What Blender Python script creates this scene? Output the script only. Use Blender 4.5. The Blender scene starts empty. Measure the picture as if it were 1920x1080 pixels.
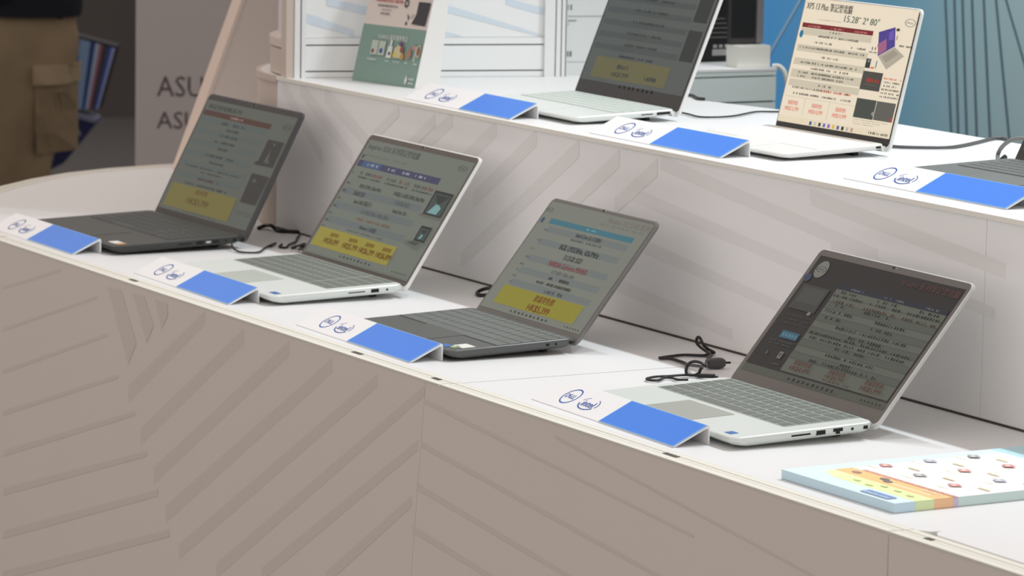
import bpy, bmesh, math, random
from mathutils import Matrix, Vector
random.seed(7)
S = bpy.context.scene
COL = S.collection
# ------------------------------------------------------------ camera
cd = bpy.data.cameras.new('camera'); cam = bpy.data.objects.new('camera', cd); COL.objects.link(cam)
CAMPOS = (5.2112704926636555, -2.258848802865059, 0.808085129636926)
CR = [[0.4879049839489305, 0.8727052619474515, 0.018282571127279226], [-0.13233748339538084, 0.053251102832117994, 0.9897732621846987], [-0.8628067669683468, 0.4853347770522872, -0.14147309658459972]]
cam.matrix_world = Matrix(((CR[0][0], CR[1][0], -CR[2][0], CAMPOS[0]),
                           (CR[0][1], CR[1][1], -CR[2][1], CAMPOS[1]),
                           (CR[0][2], CR[1][2], -CR[2][2], CAMPOS[2]), (0, 0, 0, 1)))
cd.sensor_width = 36.0; cd.lens = 7106.95 / 1920 * 36.0
cd.clip_start = 0.1; cd.clip_end = 60
cd.dof.use_dof = True; cd.dof.focus_distance = 4.75; cd.dof.aperture_fstop = 13
S.camera = cam
# ------------------------------------------------------------ world, lamps, exposure
w = bpy.data.worlds.new('hall'); S.world = w; w.use_nodes = True
bg = w.node_tree.nodes['Background']; bg.inputs[0].default_value = (0.565, 0.505, 0.475, 1); bg.inputs[1].default_value = 1.32
def spot(x, y, z, tx, ty, tz, e, size=math.radians(80), rad=.035, col=(.88, .95, 1.0)):
    l = bpy.data.lights.new('booth_or_added_spot', 'SPOT'); l.energy = e; l.spot_size = size; l.spot_blend = .5
    l.shadow_soft_size = rad; l.color = col
    o = bpy.data.objects.new('booth_or_added_spot', l); COL.objects.link(o); o.location = (x, y, z)
    o.rotation_euler = (Vector((tx, ty, tz)) - Vector((x, y, z))).to_track_quat('-Z', 'Y').to_euler()
for x in (.62, 1.05, 1.5, 1.95):
    spot(x, 1.53, 2.3, x - .25, .30, 0, 54)
spot(-2.3, -.1, 2.7, -1.15, .45, 0, 26, math.radians(60), .15, (1, .80, .62))  # warm hall lamp added to tint the counter's left end
spot(-.5, 1.15, 2.2, -.75, 2.0, .15, 60, math.radians(60))  # unseen wall washer, added to brighten the blue backdrop
vs = S.view_settings
vs.view_transform = 'Standard'; vs.look = 'None'; vs.exposure = 0; vs.gamma = 1; vs.use_curve_mapping = False
S.display_settings.display_device = 'sRGB'

# ------------------------------------------------------------ materials
def lin(c):
    return tuple(((v / 255) / 12.92 if v / 255 <= .04045 else ((v / 255 + .055) / 1.055) ** 2.4) for v in c)
MATS = {}
def mat(name, rgb, rough=.5, metal=0, spec=.3, noise=0.0, scale=30, bump=0.0, coat=0):
    if name in MATS: return MATS[name]
    m = bpy.data.materials.new(name); m.use_nodes = True
    nt = m.node_tree; b = nt.nodes['Principled BSDF']
    b.inputs['Base Color'].default_value = (*rgb, 1); b.inputs['Roughness'].default_value = rough
    b.inputs['Metallic'].default_value = metal; b.inputs['Specular IOR Level'].default_value = spec
    b.inputs['Coat Weight'].default_value = coat
    if noise or bump:
        tc = nt.nodes.new('ShaderNodeTexCoord'); nz = nt.nodes.new('ShaderNodeTexNoise')
        nz.inputs['Scale'].default_value = scale; nz.inputs['Detail'].default_value = 4
        nt.links.new(tc.outputs['Object'], nz.inputs['Vector'])
        if noise:
            mx = nt.nodes.new('ShaderNodeMix'); mx.data_type = 'RGBA'
            mx.inputs['A'].default_value = (*[v * (1 - noise) for v in rgb], 1)
            mx.inputs['B'].default_value = (*[min(1, v * (1 + noise)) for v in rgb], 1)
            nt.links.new(nz.outputs['Fac'], mx.inputs['Factor']); nt.links.new(mx.outputs['Result'], b.inputs['Base Color'])
        if bump:
            bp = nt.nodes.new('ShaderNodeBump'); bp.inputs['Strength'].default_value = bump; bp.inputs['Distance'].default_value = .002
            nt.links.new(nz.outputs['Fac'], bp.inputs['Height']); nt.links.new(bp.outputs['Normal'], b.inputs['Normal'])
    MATS[name] = m; return m
def smat(c, gloss=.3, dim=.007, coat=.12):
    """a lit display pixel colour: emits, under a glossy dark pane"""
    key = 'display_%02x%02x%02x_%d' % (*[int(v) for v in c], int(gloss * 100))
    if key in MATS: return MATS[key]
    m = bpy.data.materials.new(key); m.use_nodes = True; b = m.node_tree.nodes['Principled BSDF']
    b.inputs['Base Color'].default_value = (.01, .01, .01, 1); b.inputs['Roughness'].default_value = gloss
    b.inputs['Specular IOR Level'].default_value = coat
    b.inputs['Emission Color'].default_value = (*[max(0, v - dim) for v in lin(c)], 1); b.inputs['Emission Strength'].default_value = 1
    MATS[key] = m; return m
def ink(c, k=1.04):
    """printed ink of the colour seen in full light"""
    key = 'ink_%02x%02x%02x' % tuple(int(v) for v in c)
    return mat(key, tuple(min(.9, v / k) for v in lin(c)), .6, 0, .15)

# ------------------------------------------------------------ mesh builder
class MB:
    def __init__(s): s.v = []; s.f = []; s.mi = []; s.mats = []; s.M = Matrix.Identity(4)
    def mid(s, m):
        if m not in s.mats: s.mats.append(m)
        return s.mats.index(m)
    def add(s, vs_, fs, m):
        o = len(s.v); k = s.mid(m)
        s.v += [tuple(s.M @ Vector(p)) for p in vs_]
        for f in fs: s.f.append([o + i for i in f]); s.mi.append(k)
    def box(s, a, b, m):
        (x0, y0, z0), (x1, y1, z1) = a, b
        s.add([(x0, y0, z0), (x1, y0, z0), (x1, y1, z0), (x0, y1, z0), (x0, y0, z1), (x1, y0, z1), (x1, y1, z1), (x0, y1, z1)],
              [(3, 2, 1, 0), (4, 5, 6, 7), (0, 1, 5, 4), (1, 2, 6, 5), (2, 3, 7, 6), (3, 0, 4, 7)], m)
    def cbox(s, a, b, c, m):
        """box with chamfered edges c"""
        loops = []
        (x0, y0, z0), (x1, y1, z1) = a, b
        P = [(x0, y0), (x1, y0), (x1, y1), (x0, y1)]
        def ring(i, z):
            return [(x0 + c, y0 + i, z), (x1 - c, y0 + i, z), (x1 - i, y0 + c, z), (x1 - i, y1 - c, z), (x1 - c, y1 - i, z), (x0 + c, y1 - i, z), (x0 + i, y1 - c, z), (x0 + i, y0 + c, z)]
        s.loft([ring(c, z0), ring(0, z0 + c), ring(0, z1 - c), ring(c, z1)], m)
    def loft(s, rings, m, closed=True, caps=True):
        n = len(rings[0]); vs_ = [p for r in rings for p in r]; fs = []
        for k in range(len(rings) - 1):
            for i in range(n if closed else n - 1):
                j = (i + 1) % n; fs.append((k * n + i, k * n + j, (k + 1) * n + j, (k + 1) * n + i))
        if caps:
            fs.append(tuple(reversed(range(n)))); fs.append(tuple(range((len(rings) - 1) * n, len(rings) * n)))
        s.add(vs_, fs, m)
    def prism(s, poly, z0, z1, m):
        s.loft([[(x, y, z0) for x, y in poly], [(x, y, z1) for x, y in poly]], m)
    def tube(s, pts, r, m, seg=8, smooth=4):
        P = [Vector(p) for p in pts]
        if smooth > 1 and len(P) > 2:
            Q = []
            for i in range(len(P) - 1):
                p0 = P[max(0, i - 1)]; p1 = P[i]; p2 = P[i + 1]; p3 = P[min(len(P) - 1, i + 2)]
                for k in range(smooth):
                    t = k / smooth
                    Q.append(.5 * ((2 * p1) + (p2 - p0) * t + (2 * p0 - 5 * p1 + 4 * p2 - p3) * t * t + (3 * p1 - p0 - 3 * p2 + p3) * t ** 3))
            Q.append(P[-1]); P = Q
        rings = []; up = Vector((.3, .2, 1)).normalized()
        for i, p in enumerate(P):
            d = (P[min(i + 1, len(P) - 1)] - P[max(i - 1, 0)])
            d = d.normalized() if d.length > 1e-9 else Vector((1, 0, 0))
            a = d.cross(up)
            a = a.normalized() if a.length > 1e-6 else d.orthogonal().normalized()
            b = a.cross(d); rr = r[i] if isinstance(r, list) else r
            rings.append([tuple(p + a * math.cos(2 * math.pi * k / seg) * rr + b * math.sin(2 * math.pi * k / seg) * rr) for k in range(seg)])
        s.loft(rings, m)
    def flat(s, pts, m): s.add(pts, [tuple(range(len(pts)))], m)
    def build(s, name, parent=None, smooth=False, kind=None, label=None):
        me = bpy.data.meshes.new(name); me.from_pydata(s.v, [], s.f)
        for m in s.mats: me.materials.append(m)
        me.polygons.foreach_set('material_index', s.mi)
        bm = bmesh.new(); bm.from_mesh(me); bmesh.ops.recalc_face_normals(bm, faces=bm.faces); bm.to_mesh(me); bm.free()
        if smooth:
            me.polygons.foreach_set('use_smooth', [True] * len(me.polygons))
            try: me.set_sharp_from_angle(angle=math.radians(35))
            except Exception: pass
        return link(name, me, parent, kind, label)
def link(name, me, parent=None, kind=None, label=None):
    o = bpy.data.objects.new(name, me); COL.objects.link(o)
    if parent: o.parent = parent
    if kind: o['kind'] = kind
    if label: o['label'] = label
    return o
def thing(name, label, cat, loc=(0, 0, 0), rz=0, group=None, kind=None):
    o = bpy.data.objects.new(name, None); COL.objects.link(o); o.empty_display_size = .05
    o.location = loc; o.rotation_euler = (0, 0, rz)
    if kind: o['kind'] = kind
    else: o['label'] = label; o['category'] = cat
    if group: o['group'] = group
    return o
def tag(o, label, cat, group=None):
    o['label'] = label; o['category'] = cat
    if group: o['group'] = group
    return o
def rrect(w, h, r, n=4, x=0, y=0):
    out = []
    for cx, cy, a0 in ((w / 2 - r, h / 2 - r, 0), (-w / 2 + r, h / 2 - r, 90), (-w / 2 + r, -h / 2 + r, 180), (w / 2 - r, -h / 2 + r, 270)):
        for k in range(n + 1):
            a = math.radians(a0 + 90 * k / n); out.append((x + cx + r * math.cos(a), y + cy + r * math.sin(a)))
    return out
# ------------------------------------------------------------ lettering
TXT = {}
def text2d(t):
    """outline of a line of lettering as flat faces, cap height 1, centred"""
    if t in TXT: return TXT[t]
    c = bpy.data.curves.new('t', 'FONT'); c.body = t; c.resolution_u = 2; c.size = 1.4; c.align_x = 'CENTER'
    o = bpy.data.objects.new('t', c); COL.objects.link(o)
    bpy.context.view_layer.update()
    dg = bpy.context.evaluated_depsgraph_get()
    me = bpy.data.meshes.new_from_object(o.evaluated_get(dg))
    v = [(p.co.x, p.co.y - .5) for p in me.vertices]; f = [tuple(p.vertices) for p in me.polygons]
    wd = (max(p[0] for p in v) - min(p[0] for p in v)) if v else 1
    bpy.data.objects.remove(o); bpy.data.curves.remove(c); bpy.data.meshes.remove(me)
    TXT[t] = (v, f, wd); return TXT[t]
class Page:
    """flat print laid out on a rectangle: u to the right 0..1, v down 0..1; P(u, v, layer) gives the 3D point"""
    def __init__(s, mb, P, aspect): s.mb = mb; s.P = P; s.asp = aspect; s.n = 1
    def rect(s, u0, v0, u1, v1, m, l=None):
        s.quad([(u0, v0), (u1, v0), (u1, v1), (u0, v1)], m, l)
    def quad(s, pts, m, l=None):
        if l is None: l = s.n; s.n += .25
        s.mb.add([s.P(u, v, l) for u, v in pts], [tuple(range(len(pts)))], m)
    def text(s, u, v, h, t, m, width=None, bold=.035):
        vs_, fs, wd = text2d(t)
        k = h / s.asp                                     # h in v units -> u units
        kx = (width / wd) if width else k
        for sh in ((-.5, .5) if bold else (0,)):             # a heavier stroke is two passes set slightly apart
            s.n += .25
            s.mb.add([s.P(u + x * kx + sh * bold * k, v - y * h, s.n) for x, y in vs_], fs, m)
    def greek(s, u0, u1, v, h, m, fill=.75, word=(.010, .03)):
        """a line of print too small to read, as little upright marks"""
        rnd = random.Random(int(u0 * 1e4 + v * 1e5)); u = u0; s.n += .25
        st = h / s.asp * .55
        gap = 0
        while u < u1:
            if gap <= 0 and rnd.random() < .16: u += st; continue
            hh = h * rnd.choice((.6, .8, 1, 1, .8)); w_ = st * rnd.choice((.35, .55, .7))
            dv = (h - hh) / 2
            s.mb.add([s.P(*p, s.n) for p in ((u, v - h / 2 + dv), (u + w_, v - h / 2 + dv), (u + w_, v + h / 2), (u, v + h / 2))], [(0, 1, 2, 3)], m)
            u += st * .95
    def ring(s, u, v, ru, rv, t, m, a0=0, a1=360, n=28):
        s.n += .25; vs_ = []; fs = []
        for i in range(n + 1):
            a = math.radians(a0 + (a1 - a0) * i / n)
            for k in (1, 1 - t): vs_.append(s.P(u + ru * k * math.cos(a), v - rv * k * math.sin(a), s.n))
        for i in range(n): fs.append((2 * i, 2 * i + 1, 2 * i + 3, 2 * i + 2))
        s.mb.add(vs_, fs, m)
    def disc(s, u, v, ru, rv, m, n=24):
        s.quad([(u + ru * math.cos(2 * math.pi * i / n), v - rv * math.sin(2 * math.pi * i / n)) for i in range(n)], m)
    def round_logo(s, u, v, ru, m):
        """ring with DELL in it, the E turned"""
        rv = ru * s.asp
        s.ring(u, v, ru, rv, .12, m)
        k = rv * .52
        s.text(u - ru * .48, v, k, 'D', m, ru * .34); s.text(u + ru * .25, v, k, 'L', m, ru * .24); s.text(u + ru * .53, v, k, 'L', m, ru * .24)
        vs_, fs, wd = text2d('E'); s.n += .25; c, sn = math.cos(.6), math.sin(.6); kx = k / s.asp
        s.mb.add([s.P(u - ru * .1 + (x * c - y * sn) * kx, v - (x * sn + y * c) * k, s.n) for x, y in vs_], fs, m)
    def oval_logo(s, u, v, ru, m):
        """lettering intel in an open swoosh"""
        rv = ru * s.asp * .62
        s.ring(u, v, ru, rv, .12, m, 190, 330); s.ring(u, v, ru, rv, .07, m, -20, 60); s.ring(u, v, ru, rv, .05, m, 120, 165)
        s.text(u, v, rv * .95, 'intel', m, ru * 1.25)
# ------------------------------------------------------------ shared materials
M_TOP = mat('white_laminate', (.79, .80, .80), .42, 0, .25, .012, 6)
M_RAIL = mat('cream_edge_rail', (.80, .785, .70), .45, 0, .3)
M_GROOVE = mat('edge_groove', (.30, .28, .23), .8)
M_FASCIA = mat('pale_fascia_print', (.83, .775, .715), .38, 0, .25, .015, 5)
M_BAND = mat('fascia_band_print', (.76, .705, .645), .38, 0, .25, .015, 5)
M_RISER = mat('riser_print', (.92, .92, .92), .36, 0, .3, .012, 5)
M_RBAND = mat('riser_band_print', (.85, .845, .84), .36, 0, .3, .012, 5)
M_BEIGE = mat('beige_or_shade_board', (.62, .535, .475), .55, 0, .2, .02, 8)
M_DARKLINE = mat('dark_joint', (.09, .075, .065), .8)
M_ALU = mat('white_aluminium_post', (.83, .86, .86), .35, .1, .4)
M_SLAT = mat('white_slat', (.85, .88, .88), .4, 0, .3)
M_PBAND = mat('pale_blue_band_print', (.66, .755, .845), .4, 0, .3)
M_CLIP = mat('grey_metal_clip', (.16, .15, .13), .5, .4)
M_BLACK = mat('black_plastic', (.012, .012, .013), .45, 0, .4)
M_CABLE = mat('black_cable_rubber', (.022, .021, .022), .5, 0, .35)
M_GREYCABLE = mat('grey_cable_rubber', (.10, .10, .10), .45, 0, .4)
M_WHITE = mat('white_acrylic', (.88, .89, .90), .28, 0, .4)
M_BLUE = mat('blue_acrylic', (.045, .225, .82), .3, 0, .25)
M_BLUEEDGE = mat('blue_acrylic_edge', (.18, .42, .80), .3)
M_INK = mat('blue_logo_ink', (.03, .11, .42), .5)
M_PORT = mat('dark_port', (.01, .01, .01), .6)
H = .2551; YR = .4907
K_counter = [[(0.0213,-0.1563),(0.2974,-0.0022),(0.2978,-0.0239),(0.0215,-0.1832)],[(0.0667,-0.214),(0.4278,-0.0099),(0.4283,-0.0327),(0.067,-0.2408)],[(0.1165,-0.2642),(0.5738,-0.0057),(0.5743,-0.028),(0.1168,-0.2908)],[(0.1609,-0.3146),(0.7052,-0.0109),(0.7057,-0.0312),(0.1612,-0.3412)],[(0.2095,-0.3628),(0.8386,-0.0118),(0.8391,-0.0288),(0.2098,-0.3868)],[(0.3402,-0.3656),(0.9697,-0.007),(0.9701,-0.0208),(0.3405,-0.3876)],[(0.4914,-0.342),(0.9536,-0.0811),(0.9541,-0.095),(0.4918,-0.3619)],[(0.6926,-0.3073),(0.939,-0.1574),(0.9394,-0.1714),(0.6931,-0.3265)],[(-0.4845,-0.0733),(-0.2403,-0.0118),(-0.2403,-0.0156),(-0.4845,-0.0773)],[(-0.4846,-0.1406),(-0.0944,-0.0345),(-0.0944,-0.0383),(-0.4846,-0.1456)],[(-0.4848,-0.2085),(-0.0585,-0.0876),(-0.0585,-0.0923),(-0.4848,-0.2156)],[(-0.4849,-0.2767),(-0.017,-0.145),(-0.017,-0.1506),(-0.4849,-0.2848)],[(-0.485,-0.3425),(0.0469,-0.1902),(0.047,-0.1976),(-0.485,-0.3527)],[(-0.4851,-0.405),(0.093,-0.2435),(0.0931,-0.2518),(-0.4852,-0.4172)],[(-0.4853,-0.4758),(0.1329,-0.2949),(0.133,-0.3051),(-0.4853,-0.4891)],[(-0.4854,-0.5433),(0.1747,-0.3477),(0.1749,-0.3588),(-0.4854,-0.5576)],[(-0.0591,-0.0161),(-0.0066,-0.0137),(0.0515,-0.087),(0.021,-0.1242)],[(0.0359,-0.0127),(0.079,-0.0115),(0.1154,-0.051),(0.0888,-0.0806)],[(0.1183,-0.0107),(0.1625,-0.0106),(0.1661,-0.0292),(0.1432,-0.0516)],[(0.9702,-0.0239),(1.627,-0.0763),(1.6272,-0.0794),(0.9704,-0.0294)],[(0.9632,-0.0812),(1.56,-0.137),(1.5603,-0.142),(0.9634,-0.0881)],[(0.9532,-0.1372),(1.3527,-0.1785),(1.3529,-0.1844),(0.9535,-0.1456)],[(0.9431,-0.1951),(1.1685,-0.2184),(1.1687,-0.2258),(0.9434,-0.2042)],[(1.3074,-0.0142),(1.8879,-0.0746),(1.888,-0.0775),(1.3076,-0.0181)]]
K_riser = [[(0.7373,0.2497),(1.2712,0.1829),(1.2722,0.165),(0.7383,0.228)],[(0.6621,0.1968),(1.1182,0.1437),(1.119,0.1275),(0.663,0.1759)],[(0.6988,0.1261),(1.0527,0.0852),(1.0535,0.0699),(0.6997,0.1064)],[(1.1129,0.2434),(1.54,0.1998),(1.5412,0.1808),(1.114,0.2219)],[(1.1639,0.1846),(1.5228,0.142),(1.5236,0.128),(1.1648,0.1685)],[(0.6169,0.0629),(0.934,0.0318),(0.9347,0.0172),(0.6177,0.0429)],[(0.1279,0.254),(-0.0296,0.1659),(-0.0289,0.1435),(0.1287,0.2307)],[(0.2663,0.2532),(0.0816,0.1449),(0.0823,0.1214),(0.2672,0.229)],[(0.3885,0.2515),(0.1964,0.1363),(0.1972,0.1118),(0.3895,0.2263)],[(0.5132,0.2487),(0.1619,0.0404),(0.1627,0.0171),(0.5143,0.2227)],[(0.6266,0.2458),(0.3873,0.1012),(0.3883,0.0773),(0.6277,0.2202)],[(0.7297,0.2436),(0.6166,0.1753),(0.6176,0.1509),(0.7309,0.2184)],[(-0.4022,0.2581),(-0.2096,0.1576),(-0.2089,0.1343),(-0.4015,0.2301)],[(-0.3118,0.2554),(-0.1579,0.1884),(-0.1573,0.1653),(-0.311,0.2277)],[(-0.4704,0.2576),(-0.3168,0.1467),(-0.3162,0.123),(-0.4698,0.2293)],[(-0.0498,0.2473),(-0.1396,0.196),(-0.1391,0.1784),(-0.0493,0.2286)],[(0.0706,0.2441),(-0.0405,0.1795),(-0.04,0.1608),(0.0713,0.2244)]]
K_wall = [[(0.0162,0.362),(0.0972,0.3336),(0.0974,0.322),(0.0164,0.3463)],[(0.0491,0.3892),(0.1218,0.3718),(0.1219,0.3579),(0.0492,0.3753)],[(0.2451,0.3793),(0.4209,0.3266),(0.4212,0.3153),(0.2453,0.3663)],[(0.3588,0.3872),(0.4249,0.3712),(0.4252,0.359),(0.3589,0.3769)],[(0.2313,0.3374),(0.2822,0.324),(0.2823,0.3225),(0.2315,0.3281)]]
K_c4a = [(0.952,0.3647,0.003),(0.946,0.3862,0.003),(0.9427,0.4071,0.003),(0.9521,0.4224,0.003),(0.9576,0.4326,0.003),(0.9407,0.455,-0.0003),(0.9534,0.45,0.0056),(0.9381,0.45,0.0078),(0.9419,0.44,0.0149),(0.933,0.44,0.0227),(0.9263,0.44,0.0222),(0.9249,0.44,0.0152),(0.937,0.44,0.0097),(0.9543,0.44,0.0013),(0.9663,0.44,-0.0032)]
K_c4b = [(0.952,0.3647,0.003),(0.9627,0.3759,0.003),(0.9866,0.3758,0.003),(1.0061,0.373,0.003),(0.9798,0.4,-0.0041),(1.0092,0.39,-0.0034),(1.0207,0.385,-0.0058),(1.0125,0.385,-0.0098),(0.9943,0.385,-0.0139),(0.9874,0.385,-0.0091),(0.9937,0.385,-0.001),(1.0005,0.39,0.0038),(1.0014,0.4,0.001),(0.9832,0.42,-0.0066)]
K_c4c = [(1.1166,0.3075,0.003),(1.1112,0.2947,0.003),(1.0973,0.2952,0.003),(1.0913,0.2877,0.003),(1.1058,0.2688,0.003),(1.1004,0.26,0.003),(1.0889,0.262,0.003),(1.0802,0.2814,0.003),(1.0825,0.3002,0.003),(1.0843,0.3246,0.003),(1.1057,0.3417,0.003),(1.1141,0.3548,0.003)]
K_c1a = [(-0.4731,0.4509,0.003),(-0.4899,0.47,0.0046),(-0.4537,0.465,0.0092),(-0.4512,0.4713,0.003),(-0.4241,0.4692,0.003),(-0.4075,0.4882,0.003),(-0.3781,0.5046,0.003)]
K_c1b = [(-0.3082,0.3,0.0085),(-0.3206,0.32,0.0017),(-0.3113,0.33,-0.0042),(-0.2102,0.2979,0.003),(-0.2028,0.306,0.003),(-0.2003,0.3166,0.003),(-0.2106,0.3297,0.003),(-0.2512,0.3585,0.003),(-0.2935,0.3966,0.003),(-0.3101,0.4227,0.003),(-0.3079,0.4397,0.003),(-0.2228,0.41,0.0159),(-0.2033,0.41,0.0162)]
K_c1c = [(-0.3741,0.4793,0.003),(-0.3374,0.4565,0.003),(-0.2933,0.4314,0.003),(-0.251,0.4,0.0054),(-0.2425,0.39,-0.0007),(-0.2469,0.385,-0.0032),(-0.2569,0.385,0.0021),(-0.255,0.39,0.0064)]
K_c1d = [(-0.2287,0.394,0.003),(-0.241,0.4071,0.003),(-0.1867,0.39,0.0138),(-0.1723,0.39,0.0166),(-0.147,0.38,0.0138),(-0.2102,0.3969,0.003)]
K_c3 = [(0.2937,0.4843,0.003),(0.3367,0.44,0.0105),(0.3188,0.4347,0.003),(0.3466,0.4212,0.003),(0.3517,0.4336,0.003)]
K_c5a = [(0.2887,0.7971,0.2581),(0.3233,0.7932,0.2581),(0.3654,0.7865,0.2581),(0.3778,0.8077,0.2581),(0.3719,0.8427,0.2581),(0.3446,0.8837,0.2581),(0.3248,0.9163,0.2581),(0.3329,0.9408,0.2581),(0.3422,0.9687,0.2581)]
K_c5b = [(0.041,0.9645,0.2581),(0.0608,0.9645,0.2581),(0.1042,0.9476,0.2581),(0.1188,0.9508,0.2581)]
K_c6 = [(0.7923,0.8242,0.2581),(0.8299,0.8237,0.2581),(0.8545,0.8614,0.2581),(0.8618,0.893,0.2581),(0.8449,0.9312,0.2581),(0.8153,0.978,0.2581),(0.7846,1.0242,0.2581),(0.7831,1.0425,0.2581),(0.8055,1.0392,0.2581)]
K_c7 = [(1.0466,0.8416,0.2581),(1.101,0.8,0.2733),(1.1061,0.8,0.2829),(1.1186,0.8,0.2927),(1.1351,0.8,0.2994),(1.1571,0.8,0.3027),(1.1866,0.8,0.3028)]
K_c7b = [(0.8392,1.0252,0.2581),(0.8561,1.0215,0.2581),(0.9002,1.0107,0.2581)]


# ------------------------------------------------------------ hall: floor and far wall
mb = MB(); mb.box((-26, -14, -.86), (12, 18, -.80), mat('dark_hall_carpet', (.115, .112, .11), .9, 0, .1, .15, 40)); mb.build('floor', kind='structure')
fw = Vector((CR[2][0], CR[2][1], 0)).normalized(); rt = Vector((CR[0][0], CR[0][1], 0)).normalized()
def hall(d, s, z):                                        # a spot in the hall, d along the aisle from the stand's corner, s across it
    p = Vector((CAMPOS[0], CAMPOS[1], 0)) + fw * d + rt * s
    return Vector((p.x, p.y, z))
yaw_h = math.atan2(rt.y, rt.x)
wf = bpy.data.objects.new('wall_back', None); COL.objects.link(wf); wf.location = hall(16.2, 0, -.80); wf.rotation_euler = (0, 0, yaw_h); wf['kind'] = 'structure'
m_dk = mat('dark_partition', (.085, .078, .073), .8, 0, .1, .1, 3)
for k in range(-4, 5):
    mb = MB(); mb.box((k * 1.0 + .008, 0, 0), (k * 1.0 + .992, .06, 2.6), m_dk); mb.build('partition_panel', wf)

# ------------------------------------------------------------ display counter
outline_l = [(-.55, 0), (-.68, .018), (-.82, .052), (-.96, .105), (-1.09, .18), (-1.2, .278), (-1.29, .375), (-1.36, .475), (-1.405, .579), (-1.43, .7), (-1.44, .85), (-1.44, 1.06)]
ct = thing('display_counter', 'long white display counter with beige zigzag-print front and rounded far end', 'counter')
# top panels with joints
def top_panel(poly, z0=-.020, z1=0.0):
    mb = MB(); mb.prism(poly, z0, z1, M_TOP); return mb.build('top_panel', ct)
def off(pts, d):
    out = []
    for i, p in enumerate(pts):
        a = Vector(pts[max(0, i - 1)]); b = Vector(pts[min(len(pts) - 1, i + 1)]); t = (b - a).normalized(); n = Vector((-t.y, t.x))
        out.append(tuple(Vector(p) - n * d))
    return out
inner_l = off(outline_l, .034)
top_panel([(-.55, .034), (1.009, .034), (1.009, 1.06), (-1.405, 1.06)] + list(reversed(inner_l[1:-1])))
top_panel([(1.0115, .034), (2.014, .034), (2.026, .042), (2.03, .055), (2.03, 1.06), (1.0115, 1.06)])
top_panel([(2.0335, .055), (2.038, .042), (2.05, .0345), (2.9, .0345), (2.9, .486), (2.0335, .486)], -.020, .0014)
top_panel([(2.0335, .4865), (2.9, .4865), (2.9, 1.06), (2.0335, 1.06)])
mb = MB(); mb.prism([(-.55, .0205), (2.9, .0205), (2.9, 1.05), (-1.40, 1.05)] + list(reversed(off(outline_l, .0225)[1:-1])), -.045, -.0205, M_RAIL); mb.build('core_board', ct)
# edge rails: three parallel strips with dark slots between them
def rail(d0, d1, z0, z1, m=M_RAIL, name='edge_rail'):
    a = list(reversed(off(outline_l, d0))); b = list(reversed(off(outline_l, d1)))
    for x0, x1 in ((-.5495, 1.0085), (1.0110, 2.008), (2.0105, 2.9)):
        mb = MB(); mb.box((x0, d0, z0), (x1, d1, z1), m); mb.build(name, ct)
    mb = MB(); n = len(a)
    mb.loft([[(a[i][0], a[i][1], z0), (a[i][0], a[i][1], z1), (b[i][0], b[i][1], z1), (b[i][0], b[i][1], z0)] for i in range(n)], m)
    mb.build(name, ct)
rail(0.0, .0125, -.0015, .0008); rail(.0145, .0205, -.0015, .0004); rail(.0225, .0325, -.0015, .0004)
rail(.0127, .0143, -.0014, -.0008, M_GROOVE, 'rail_slot'); rail(.0207, .0223, -.0014, -.0006, M_GROOVE, 'rail_slot')
mb = MB(); mb.box((1.0092, .034, -.003), (1.0112, 1.05, -.0012), M_GROOVE); mb.build('joint_strip', ct)
mb = MB(); mb.prism([(-.55, .0205), (2.9, .0205), (2.9, .034), (-.55, .034)], -.0204, -.0016, M_RAIL); mb.build('rail_bed', ct)
for x, ln in ((1.535, .030), (.736, .026), (-.008, .024), (.965, .018), (2.055, .012)):
    mb = MB()
    for k in range(4): mb.box((x + k * ln / 4, .0128, -.0007), (x + (k + .62) * ln / 4, .0200, .0016), M_CLIP)
    mb.build('rail_clip', ct)
# fascia panels (printed)
def fascia(poly, y0=.0005, th=.018):
    mb = MB(); mb.loft([[(x, y0, z) for x, z in poly], [(x, y0 + th, z) for x, z in poly]], M_FASCIA)
    return mb.build('fascia_panel', ct)
ZT = -.0016
fascia([(-.5495, ZT), (.9728, ZT), (.878, -.78), (-.5495, -.78)])
fascia([(.9735, ZT), (2.009, ZT), (2.009, -.78), (.8787, -.78)])
fascia([(2.0105, ZT), (2.9, ZT), (2.9, -.78), (2.0105, -.78)])
def clip_top(b, zt):
    out = []; n = len(b)
    for i in range(n):
        (x0, z0), (x1, z1) = b[i], b[(i + 1) % n]
        if z0 <= zt: out.append((x0, z0))
        if (z0 <= zt) != (z1 <= zt):
            t = (zt - z0) / (z1 - z0); out.append((x0 + (x1 - x0) * t, zt))
    return out
mb = MB()
for i_, b in enumerate(K_counter):
    c_ = clip_top(b, ZT - .0005)
    if len(c_) > 2: mb.flat([(x, .00045 - .00002 * i_, z) for x, z in c_], M_BAND)
mb.build('printed_zigzag_band', ct)
cur = off(outline_l, .0005); cur2 = off(outline_l, .018)
for i0, i1 in ((0, 4), (4, 8), (8, 11)):
    a = cur[i0:i1 + 1]; b = cur2[i0:i1 + 1]
    mb = MB(); mb.loft([[(a[i][0], a[i][1], -.78), (a[i][0], a[i][1], ZT), (b[i][0], b[i][1], ZT), (b[i][0], b[i][1], -.78)] for i in range(len(a))], M_FASCIA)
    mb.build('curved_fascia_panel', ct, smooth=True)
mb = MB(); mb.prism([(-.55, .05), (2.88, .05), (2.88, 1.0), (-1.36, 1.0), (-1.36, .7), (-1.2, .4), (-.9, .14)], -.80, -.781, M_DARKLINE); mb.build('plinth', ct)

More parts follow.
